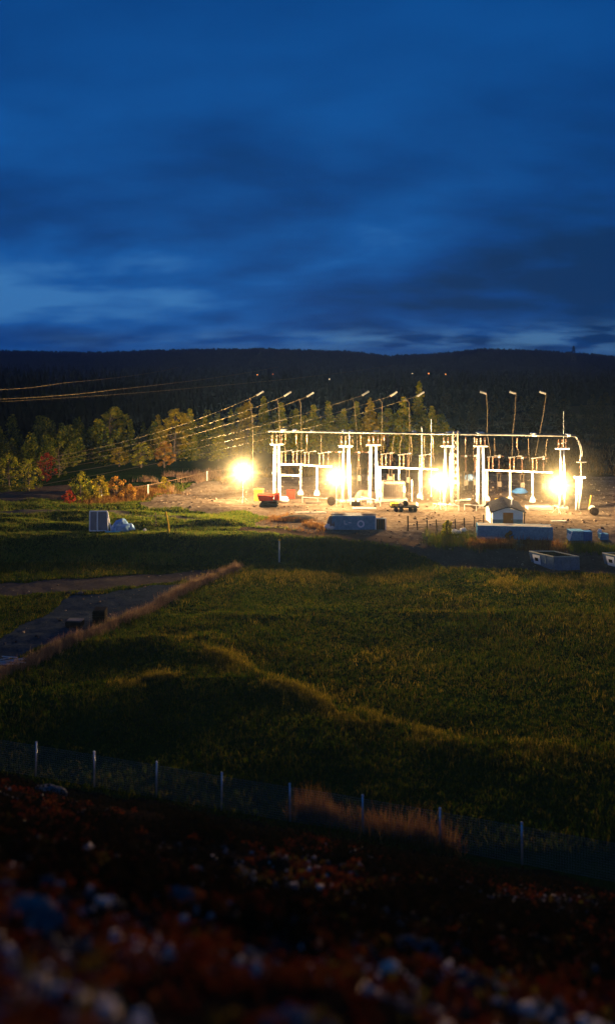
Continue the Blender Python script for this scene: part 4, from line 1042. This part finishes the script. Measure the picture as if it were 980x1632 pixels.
# open tubs
def tub(dx, dy, label, first=None):
    P0 = Vector((*gp(883, 909, .0), 0)); PL = Vector((*gp(849, 899, .15), 0)); PR = Vector((*gp(923, 909, .0), 0))
    if first is None:
        zb = gz(P0.x, P0.y)-.02; t = thing('waste_tub', label, 'waste container', (P0.x, P0.y, zb), 'open waste tubs by the road')
        PB = PL+(PR-P0); PB.z = 0
        hgt = 1.7; ld = (PL-P0); rd = (PR-P0)
        def ring(z, e, inn):   # e: outward flare along the long axis
            c = (P0+PL+PR+PB)/4
            out = []
            for q, fl in ((P0,-.0),(PR,-.0),(PB,1),(PL,1)):
                v = q+(ld.normalized()*e*(1 if fl else .15)); d = (c-q); v = v+d*inn; out.append((v.x, v.y, zb+z))
            return out
        vs = ring(0,0,0)+ring(hgt,.5,0)+ring(hgt,.5,.05)+ring(.1,0,.05)
        fs = [(3,2,1,0)]
        for l in range(3):
            for k in range(4): fs.append((l*4+k, l*4+(k+1) % 4, l*4+4+(k+1) % 4, l*4+4+k))
        m = MB(); m.add(vs[:12], [f for f in fs if max(f) < 12]); m.build('body', M['greyblue'], t)
        m = MB(); m.add(ring(hgt-.004,.5,.052)+ring(.1,0,.052), [(k,(k+1) % 4,4+(k+1) % 4,4+k) for k in range(4)]+[(4,5,6,7)]); m.build('lining', M['lining'], t)
        rim = MB(); q = ring(hgt+.03,.53,-.01)
        for k in range(4): rim.tube([q[k], q[(k+1) % 4]], .07, 6)
        rim.build('rim', M['rim'], t)
        lo, hi = ring(.0,0,-.015), ring(hgt,.5,-.015)
        for (i, j) in ((0,1),(3,0)):
            for f_ in (.0,.33,.66,1.0):
                MB().tube([Vector(lo[i]).lerp(Vector(lo[j]), f_), Vector(hi[i]).lerp(Vector(hi[j]), f_)], .05, 5).build('rib', M['greyblue'], t)
        # white placard on the left side
        a = Vector(lo[3]); b = Vector(lo[0]); c_ = Vector(hi[3]); d_ = Vector(hi[0])
        def on(u_, v_, o_):
            pt = a.lerp(b, u_).lerp(c_.lerp(d_, u_), v_); nn_ = (b-a).cross(c_-a).normalized(); nn_ = nn_ if nn_.y < 0 else -nn_
            return pt+nn_*o_
        pm = MB(); 
        for (u0,u1,v0,v1,o_,mm) in ((.12,.42,.2,.86,.05,'paintwhite'),(.2,.34,.42,.66,.085,'dark')):
            pm = MB(); pm.add([on(u0,v0,o_),on(u1,v0,o_),on(u1,v1,o_),on(u0,v1,o_),on(u0,v0,.0),on(u1,v0,.0),on(u1,v1,.0),on(u0,v1,.0)],
                 [(0,1,2,3),(7,6,5,4),(0,4,5,1),(1,5,6,2),(2,6,7,3),(3,7,4,0)]); pl = pm.build('placard' if mm == 'paintwhite' else 'placard_mark', M[mm], t if mm == 'paintwhite' else pl)
        cc = (P0+PB)/2; MB().blob((cc.x,cc.y,zb+.35), .8, (1.3,1.2,.5), 3, 3, .3).build('waste', M['darkleaf'], t)
        return t
    r = first.copy(); COL.objects.link(r); r.location = first.location+Vector((dx, dy, 0)); r['label'] = label
    r.location.z = gz(r.location.x, r.location.y)-.02
    for ch in first.children:
        c = ch.copy(); COL.objects.link(c); c.parent = r
        for g2 in ch.children:
            d = g2.copy(); COL.objects.link(d); d.parent = c
    return r
t1 = tub(0, 0, 'open blue grey waste tub with a rim coloured in lamplit yellow and a white placard')
bpy.context.view_layer.update()
tub(9.0, -1.2, 'open waste tub cut by the right edge of the photo', t1)

# ------------------------------------------------------------------ left side things
p = onground(160, 847); u = p.y/F; w = 34*u; h = 31*u
t = thing('sheet_frame', 'pale leaning frame covered with milky sheeting on the grass at left', 'frame', p)
fr = MB(); tl_ = .9
def fp(s_, v_): return Vector((p.x+s_*w/2-(.12*v_ if s_ < 0 else .25*v_), p.y+v_*tl_*.6, p.z+v_*h))
for s_ in (-1, -.28, .72): fr.tube([fp(s_,0), fp(s_,1)], .09, 6)
for v_ in (.03, 1): fr.tube([fp(-1,v_), fp(.72,v_)], .09, 6)
fr.tube([fp(.72,1), (p.x+w*.54,p.y-.2,p.z)], .09, 6)
fr.tube([fp(-1,1), (p.x-w*.5,p.y+2,p.z)], .07, 6)
fr.build('frame', M['paintwhite'], t)
m = MB(); o4 = Vector((0,.06,0)); q = [fp(-1,.03)+o4, fp(.72,.03)+o4, fp(.72,1)+o4, fp(-1,1)+o4]; m.add(q+[v+Vector((0,.03,0)) for v in q], [(0,1,2,3),(7,6,5,4),(0,4,5,1),(1,5,6,2),(2,6,7,3),(3,7,4,0)])
m.build('sheet', M['sheet'], t)
p = onground(194, 845); o = MB().blob((p.x,p.y,p.z+.3), 1.15, (1.15,.8,.95), 21, 4, .35).blob((p.x+1.1,p.y+.1,p.z+.25), .7, (1.1,.9,.9), 23, 4, .4).build('tarpaulin', M['tarp'], None, p, True); tag(o, 'blue and white tarpaulin heap beside the milky frame', 'tarpaulin')
p = onground(180, 848); o = MB().box((p.x,p.y-.3,p.z+.12), (2.0,.45,.14), .1, .03).build('plank', M['cyan'], None, p); tag(o, 'turquoise plank in front of the tarpaulin heap', 'plank')
p = onground(270, 849); o = MB().tube([(p.x,p.y,p.z-.2),(p.x-.15,p.y,p.z+1.2),(p.x-.45,p.y,p.z+2.7)], .13, 7).blob((p.x-.47,p.y,p.z+2.75), .17, seed=1, amp=.1).build('stake', M['yellow'], None, p); tag(o, 'leaning yellow stake on the grass right of the tarpaulin heap', 'stake')
p = onground(249, 838); o = MB().tube([(p.x,p.y,p.z-.2),(p.x-.1,p.y,p.z+1.9)], .06, 6).box((p.x-.15,p.y,p.z+1.85), (.3,.1,.12)).build('stake', M['bark'], None, p); tag(o, 'thin grey stake just left of the leaning yellow stake', 'stake')
p = onground(231, 846); o = MB().blob((p.x,p.y,p.z+.1), .25, (1,1,.8), 5, 2, .2).build('stone', M['whitebag'], None, p); tag(o, 'small pale stone between tarpaulin heap and yellow stake', 'stone')
p = onground(445, 896); t = thing('marker_post', 'slim pale marker post on the dark bank below the yard', 'post', p)
MB().tube([(p.x,p.y,p.z-.2),(p.x,p.y,p.z+34*p.y/F)], .09, 7).build('pole', M['steel'], t)
MB().lathe((p.x,p.y,p.z+34*p.y/F), [(.1,0),(.17,.04),(.15,.18),(.05,.24)], 8).build('cap', M['yellow'], t)
# white boulders by the road
for px, py, r_, lab in ((726,850,.55,'larger white boulder left of the long blue container'),(738,846,.4,'smaller white boulder beside the larger one'),(727,857,.28,'small white stone below the two boulders')):
    p = onground(px, py); o = MB().blob((p.x,p.y,p.z+r_*.3), r_, (1.4,1,.7), int(px), 3, .3).build('boulder', M['whitebag'], None, p); tag(o, lab, 'boulder')
# gravel pad things
p = onground(157, 996); u = p.y/F; w = 19*u; h = 24*u-.2
t = thing('pallet_box', 'dark upright crate standing on the gravel pad', 'crate', p)
MB().box((p.x,p.y+.7,p.z+h/2+.1), (w,1.3,h), .05).build('body', M['dark'], t)
m = MB()
for k in range(5): m.box((p.x,p.y-.01,p.z+.2+k*h/5.2), (w*1.04,.08,.16), .05)
m.build('slats', M['darkwood'], t)
m = MB(); 
for k in (-1, 0, 1): m.box((p.x+k*w*.4,p.y+.7,p.z+.05), (.14,1.3,.12), .05)
m.build('skids', M['darkwood'], t)
p = onground(117, 1001); u = p.y/F; w = 26*u
t = thing('timber_bundle', 'low dark bundle with a pale top lying on the gravel pad', 'bundle', p)
MB().box((p.x,p.y+.5,p.z+.3), (w,1.0,.5), -.12, .04).build('planks', M['dark'], t)
MB().box((p.x+.05,p.y+.5,p.z+.62), (w*.95,.85,.1), -.12, .02).build('top_board', M['cabinet'], t)
MB().box((p.x-w*.3,p.y+.5,p.z+.04), (.15,1.1,.1), -.12).box((p.x+w*.3,p.y+.45,p.z+.04), (.15,1.1,.1), -.12).build('bearers', M['darkwood'], t)
p = onground(10, 1064); t = thing('scrap_pile', 'pile of pale pipes and rails at the left edge of the gravel pad', 'scrap pile', p)
for k in range(9):
    a_ = R.uniform(-.5,.5); l_ = R.uniform(.8,1.7); x_ = p.x+R.uniform(-1.6,.6); y_ = p.y+R.uniform(-.5,1.6); z_ = p.z+.08+.04*k
    MB().tube([(x_-l_*math.cos(a_)*.8,y_-l_*math.sin(a_),z_),(x_+l_*math.cos(a_)*.8,y_+l_*math.sin(a_),z_+R.uniform(-.05,.15))], .05, 6).build('pipe', M['steel'], t)
p = onground(121, 946)
o = MB()
for k in range(7): o.blob((p.x+R.uniform(-1,1),p.y+R.uniform(-.5,.5),p.z+.12), R.uniform(.12,.3), (1.2,1,.7), k, 2, .3)
o = o.build('rubble_heap', M['stone'], None, p); tag(o, 'small pale rubble heap between path and gravel pad', 'rubble')

# ------------------------------------------------------------------ mesh fence
FA = Vector((-17.0, 51.0, 0)); FB = Vector((11.05, 42.0, 0)); st = (FB-FA)/7
i0, i1 = -3, 11
base = FA+st*i0; t = thing('mesh_fence', 'low wire mesh fence on slim metal posts at the foot of the slope', 'fence', (base.x, base.y, gz(base.x, base.y)))
tops = []
for i in range(i0, i1+1):
    if i == 8: continue
    q = FA+st*i; g = gz(q.x, q.y)
    lean = R.uniform(-.05,.05)
    MB().tube([(q.x,q.y,g-.3),(q.x+lean,q.y,g+2.12)], .05, 8).lathe((q.x+lean,q.y,g+2.1), [(.06,0),(.07,.03),(.05,.08),(.01,.1)], 8).build('post', M['postmetal'], t, smooth=True)
m = MB(); L_ = (st*(i1-i0)).length; dirv = st.normalized()
nv = int(L_/.13)
def fz(s_): 
    q = base+dirv*s_; return q, gz(q.x, q.y)
zs = height(np.array([(base+dirv*(L_*k/nv)).x for k in range(nv+1)]), np.array([(base+dirv*(L_*k/nv)).y for k in range(nv+1)]))
from numpy import convolve
zs = np.convolve(np.pad(zs, 10, mode='edge'), np.ones(21)/21, 'valid')
for k in range(nv+1):
    q = base+dirv*(L_*k/nv); m.tube([(q.x,q.y-.02,zs[k]+.05),(q.x,q.y-.02,zs[k]+1.95)], .006, 3, cap=False)
for hz in np.linspace(.08, 1.95, 15):
    m.tube([((base+dirv*(L_*k/nv)).x,(base+dirv*(L_*k/nv)).y-.035,zs[k]+hz) for k in range(0, nv+1, 3)], .006, 3, cap=False)
m.build('netting', M['net'], t)
# a few large foreground boulders
for px, py, Y_, r_, lab in ((470,1612,6.6,.21,'pale flat boulder at the bottom edge of the foreground slope'),(288,1412,13.5,.2,'pale boulder in the dark scrub below the middle fence posts'),
                         (660,1420,13.0,.34,'broad bluish boulder on the right of the foreground slope'),(70,1240,44,.8,'bluish boulder by the leftmost fence posts'),(45,1462,9.5,.26,'pink grey boulder low at the left of the foreground slope')):
    x = (px-CX)*Y_/F; g = gz(x, Y_); o = MB().blob((x,Y_,g+r_*.25), r_, (1.5,1,.75), int(px), 3, .3).build('boulder', M['stone'], None, (x,Y_,g)); tag(o, lab, 'boulder')

# ------------------------------------------------------------------ far things
p = atY(914, 558, 1500); g = gz(p.x, 1500); 
m = MB(); w0 = 4.5; zt = max(p.z+1, g+34)
for sx in (-1, 1):
    for sy in (-1, 1): m.tube([(p.x+sx*w0,1500+sy*w0,g-2),(p.x+sx*.7,1500+sy*.7,zt)], .45, 4)
for k in range(6):
    f0, f1 = k/6, (k+1)/6; wa, wb = w0+(.7-w0)*f0, w0+(.7-w0)*f1; za, zb_ = g+(zt-g)*f0, g+(zt-g)*f1
    for sy in (-1, 1): m.tube([(p.x-wa,1500+sy*wa,za),(p.x+wb,1500+sy*wb,zb_)], .3, 4).tube([(p.x+wa,1500+sy*wa,za),(p.x-wb,1500+sy*wb,zb_)], .3, 4)
for zz in (.72,.86): m.tube([(p.x-5,1500,g+(zt-g)*zz),(p.x+5,1500,g+(zt-g)*zz)], .35, 4)
o = m.build('pylon', M['dark'], None, (p.x,1500,g)); tag(o, 'tiny dark pylon standing on the right end of the far ridge', 'pylon')
M['redlamp'] = emis('red signal', (1,.30,.06), 5); M['whitelamp'] = emis('distant lamp', (1,.72,.42), 3.0); M['dimlamp'] = emis('dim red signal', (1,.25,.06), 1.2)
for px, py, Y_, mt, r_, lab in ((410,597,900,'redlamp',.5,'distant orange light in the dark forest, left of the dim one'),(435,596,900,'dimlamp',.6,'dim reddish distant light right of the orange one'),
        (525,604,700,'whitelamp',.5,'lone whitish distant light above the second work light'),(657,595,900,'whitelamp',.5,'faint distant light above the tallest spruce'),
        (683,595,900,'redlamp',.55,'warm distant light, middle of three above the tall spruce'),(710,596,900,'redlamp',.6,'warm distant light, rightmost of three')):
    p = atY(px, py, Y_); g = gz(p.x, Y_); t = thing('distant_lamp', lab, 'lamp', (p.x, Y_, g), 'distant lamps in the forest')
    MB().tube([(p.x,Y_,g),(p.x,Y_,p.z)], .15, 5).build('pole', M['dark'], t); MB().blob(p, r_, seed=1, sub=1, amp=0).build('lamp', M[mt], t, smooth=True)

# ------------------------------------------------------------------ haze
me = MB().box((0,1700,40), (5200,3640,150)); hz = me.build('haze', M['dark'])
zmin, zmax = -6, 96
hz.data.vertices.foreach_set('co', np.array([(x_, y_, z_) for z_ in (zmin, zmax) for x_, y_ in ((-11500,-60),(11500,-60),(11500,4300),(-11500,4300))], np.float32).ravel())
m, nt, N, L = newmat('night air'); out = N.new('ShaderNodeOutputMaterial'); pv = N.new('ShaderNodeVolumePrincipled')
pv.inputs['Color'].default_value = (.32,.55,1.0,1); pv.inputs['Density'].default_value = .0001; pv.inputs['Anisotropy'].default_value = .55
L.new(pv.outputs[0], out.inputs['Volume']); hz.data.materials[0] = m; tag(hz, kind='stuff'); hz['label'] = 'thin dusk haze filling the air of the valley'; hz['category'] = 'haze'

# ------------------------------------------------------------------ sky
w = bpy.data.worlds.new('World'); sc.world = w; w.use_nodes = True; nt = w.node_tree; N = nt.nodes; L = nt.links; N.clear()
out = N.new('ShaderNodeOutputWorld'); bg = N.new('ShaderNodeBackground'); L.new(bg.outputs[0], out.inputs['Surface'])
tc = N.new('ShaderNodeTexCoord'); sp = N.new('ShaderNodeSeparateXYZ'); L.new(tc.outputs['Generated'], sp.inputs[0])
def math_(op, a, b=None, c=None):
    n = N.new('ShaderNodeMath'); n.operation = op
    for i, v in enumerate((a, b, c)):
        if v is None: continue
        if isinstance(v, (int, float)): n.inputs[i].default_value = v
        else: L.new(v, n.inputs[i])
    return n.outputs[0]
zc_ = math_('MAXIMUM', sp.outputs['Z'], 0.0)
dn = math_('ADD', zc_, .25)
cx_ = math_('DIVIDE', sp.outputs['X'], dn); cy_ = math_('DIVIDE', sp.outputs['Y'], dn)
cb = N.new('ShaderNodeCombineXYZ'); L.new(cx_, cb.inputs[0]); L.new(cy_, cb.inputs[1])
mp = N.new('ShaderNodeMapping'); mp.inputs['Scale'].default_value = (.8, 1.15, 1); mp.inputs['Location'].default_value = (3.7, 1.9, 0); L.new(cb.outputs[0], mp.inputs['Vector'])
n1 = N.new('ShaderNodeTexNoise'); n1.inputs['Scale'].default_value = 1.45; n1.inputs['Detail'].default_value = 5; n1.inputs['Roughness'].default_value = .5; n1.inputs['Distortion'].default_value = .3
L.new(mp.outputs[0], n1.inputs['Vector'])
n2 = N.new('ShaderNodeTexNoise'); n2.inputs['Scale'].default_value = 4.6; n2.inputs['Detail'].default_value = 6; n2.inputs['Roughness'].default_value = .55
L.new(mp.outputs[0], n2.inputs['Vector'])
cl = math_('ADD', math_('MULTIPLY', n1.outputs['Fac'], .74), math_('MULTIPLY', n2.outputs['Fac'], .26))
# brighter low in the west (left), duller high up
lowb = math_('MULTIPLY', math_('EXPONENT', math_('MULTIPLY', math_('POWER', math_('DIVIDE', math_('SUBTRACT', zc_, .085), .06), 2.0), -1.0)), math_('MULTIPLY_ADD', sp.outputs['X'], -.62, .025))
cl = math_('ADD', math_('MULTIPLY', math_('SUBTRACT', cl, .5), math_('MAXIMUM', math_('MULTIPLY_ADD', zc_, -2.3, 1.15), .28)), .492)
fac = math_('ADD', cl, lowb)
rp = N.new('ShaderNodeValToRGB'); e = rp.color_ramp.elements
e[0].position = .36; e[0].color = (.0012,.032,.125,1); e[1].position = .70; e[1].color = (.034,.175,.46,1)
q = e.new(.47); q.color = (.0012,.053,.228,1); q = e.new(.58); q.color = (.0035,.090,.345,1)
L.new(fac, rp.inputs['Fac'])
# pale break in the cloud just above the ridge
brk = math_('MULTIPLY', math_('EXPONENT', math_('MULTIPLY', math_('POWER', math_('DIVIDE', math_('SUBTRACT', zc_, .026), .016), 2.0), -1.0)), math_('MULTIPLY', math_('MAXIMUM', math_('SUBTRACT', n2.outputs['Fac'], .40), 0), math_('MAXIMUM', math_('MULTIPLY_ADD', sp.outputs['X'], 2.2, .9), .2)))
mx = N.new('ShaderNodeMix'); mx.data_type = 'RGBA'; mx.inputs['B'].default_value = (.07,.20,.40,1)
L.new(math_('MINIMUM', math_('MULTIPLY', brk, 3.2), .85), mx.inputs['Factor']); L.new(rp.outputs['Color'], mx.inputs['A'])
sky = N.new('ShaderNodeTexSky'); sky.sky_type = 'NISHITA'; sky.sun_disc = False; sky.sun_elevation = math.radians(-4); sky.sun_rotation = math.radians(-70)
ms = N.new('ShaderNodeMix'); ms.data_type = 'RGBA'; ms.blend_type = 'ADD'; ms.inputs['Factor'].default_value = .05
L.new(mx.outputs['Result'], ms.inputs['A']); L.new(sky.outputs['Color'], ms.inputs['B'])
L.new(ms.outputs['Result'], bg.inputs['Color']); bg.inputs['Strength'].default_value = .94
sl = bpy.data.lights.new('sun', 'SUN'); sl.energy = .42; sl.angle = math.radians(20); sl.color = (1,.93,.85)
so = bpy.data.objects.new('sun', sl); COL.objects.link(so); so.rotation_euler = (math.radians(82), 0, math.radians(-18))

# ------------------------------------------------------------------ camera: level, shifted down the frame
cd = bpy.data.cameras.new('camera'); co = bpy.data.objects.new('camera', cd); COL.objects.link(co); sc.camera = co
co.location = (0,0,H); co.rotation_euler = (math.radians(90),0,0)
cd.sensor_fit = 'HORIZONTAL'; cd.sensor_width = 36; cd.lens = F/980*36; cd.clip_start = .2; cd.clip_end = 20000
cd.shift_y = -(816-HY)/980
cd.dof.use_dof = True; cd.dof.focus_distance = 125; cd.dof.aperture_fstop = .30; cd.dof.aperture_blades = 6
sc.view_settings.view_transform = 'Standard'; sc.view_settings.look = 'None'; sc.view_settings.exposure = 0; sc.view_settings.gamma = 1
sc.cycles.use_denoising = True
sc.cycles.sample_clamp_indirect = 3; sc.cycles.max_bounces = 6; sc.cycles.volume_bounces = 0; sc.cycles.transparent_max_bounces = 8
sc.cycles.volume_step_rate = .4; sc.cycles.caustics_reflective = False; sc.cycles.caustics_refractive = False
sc.render.resolution_x = 614; sc.render.resolution_y = 1024
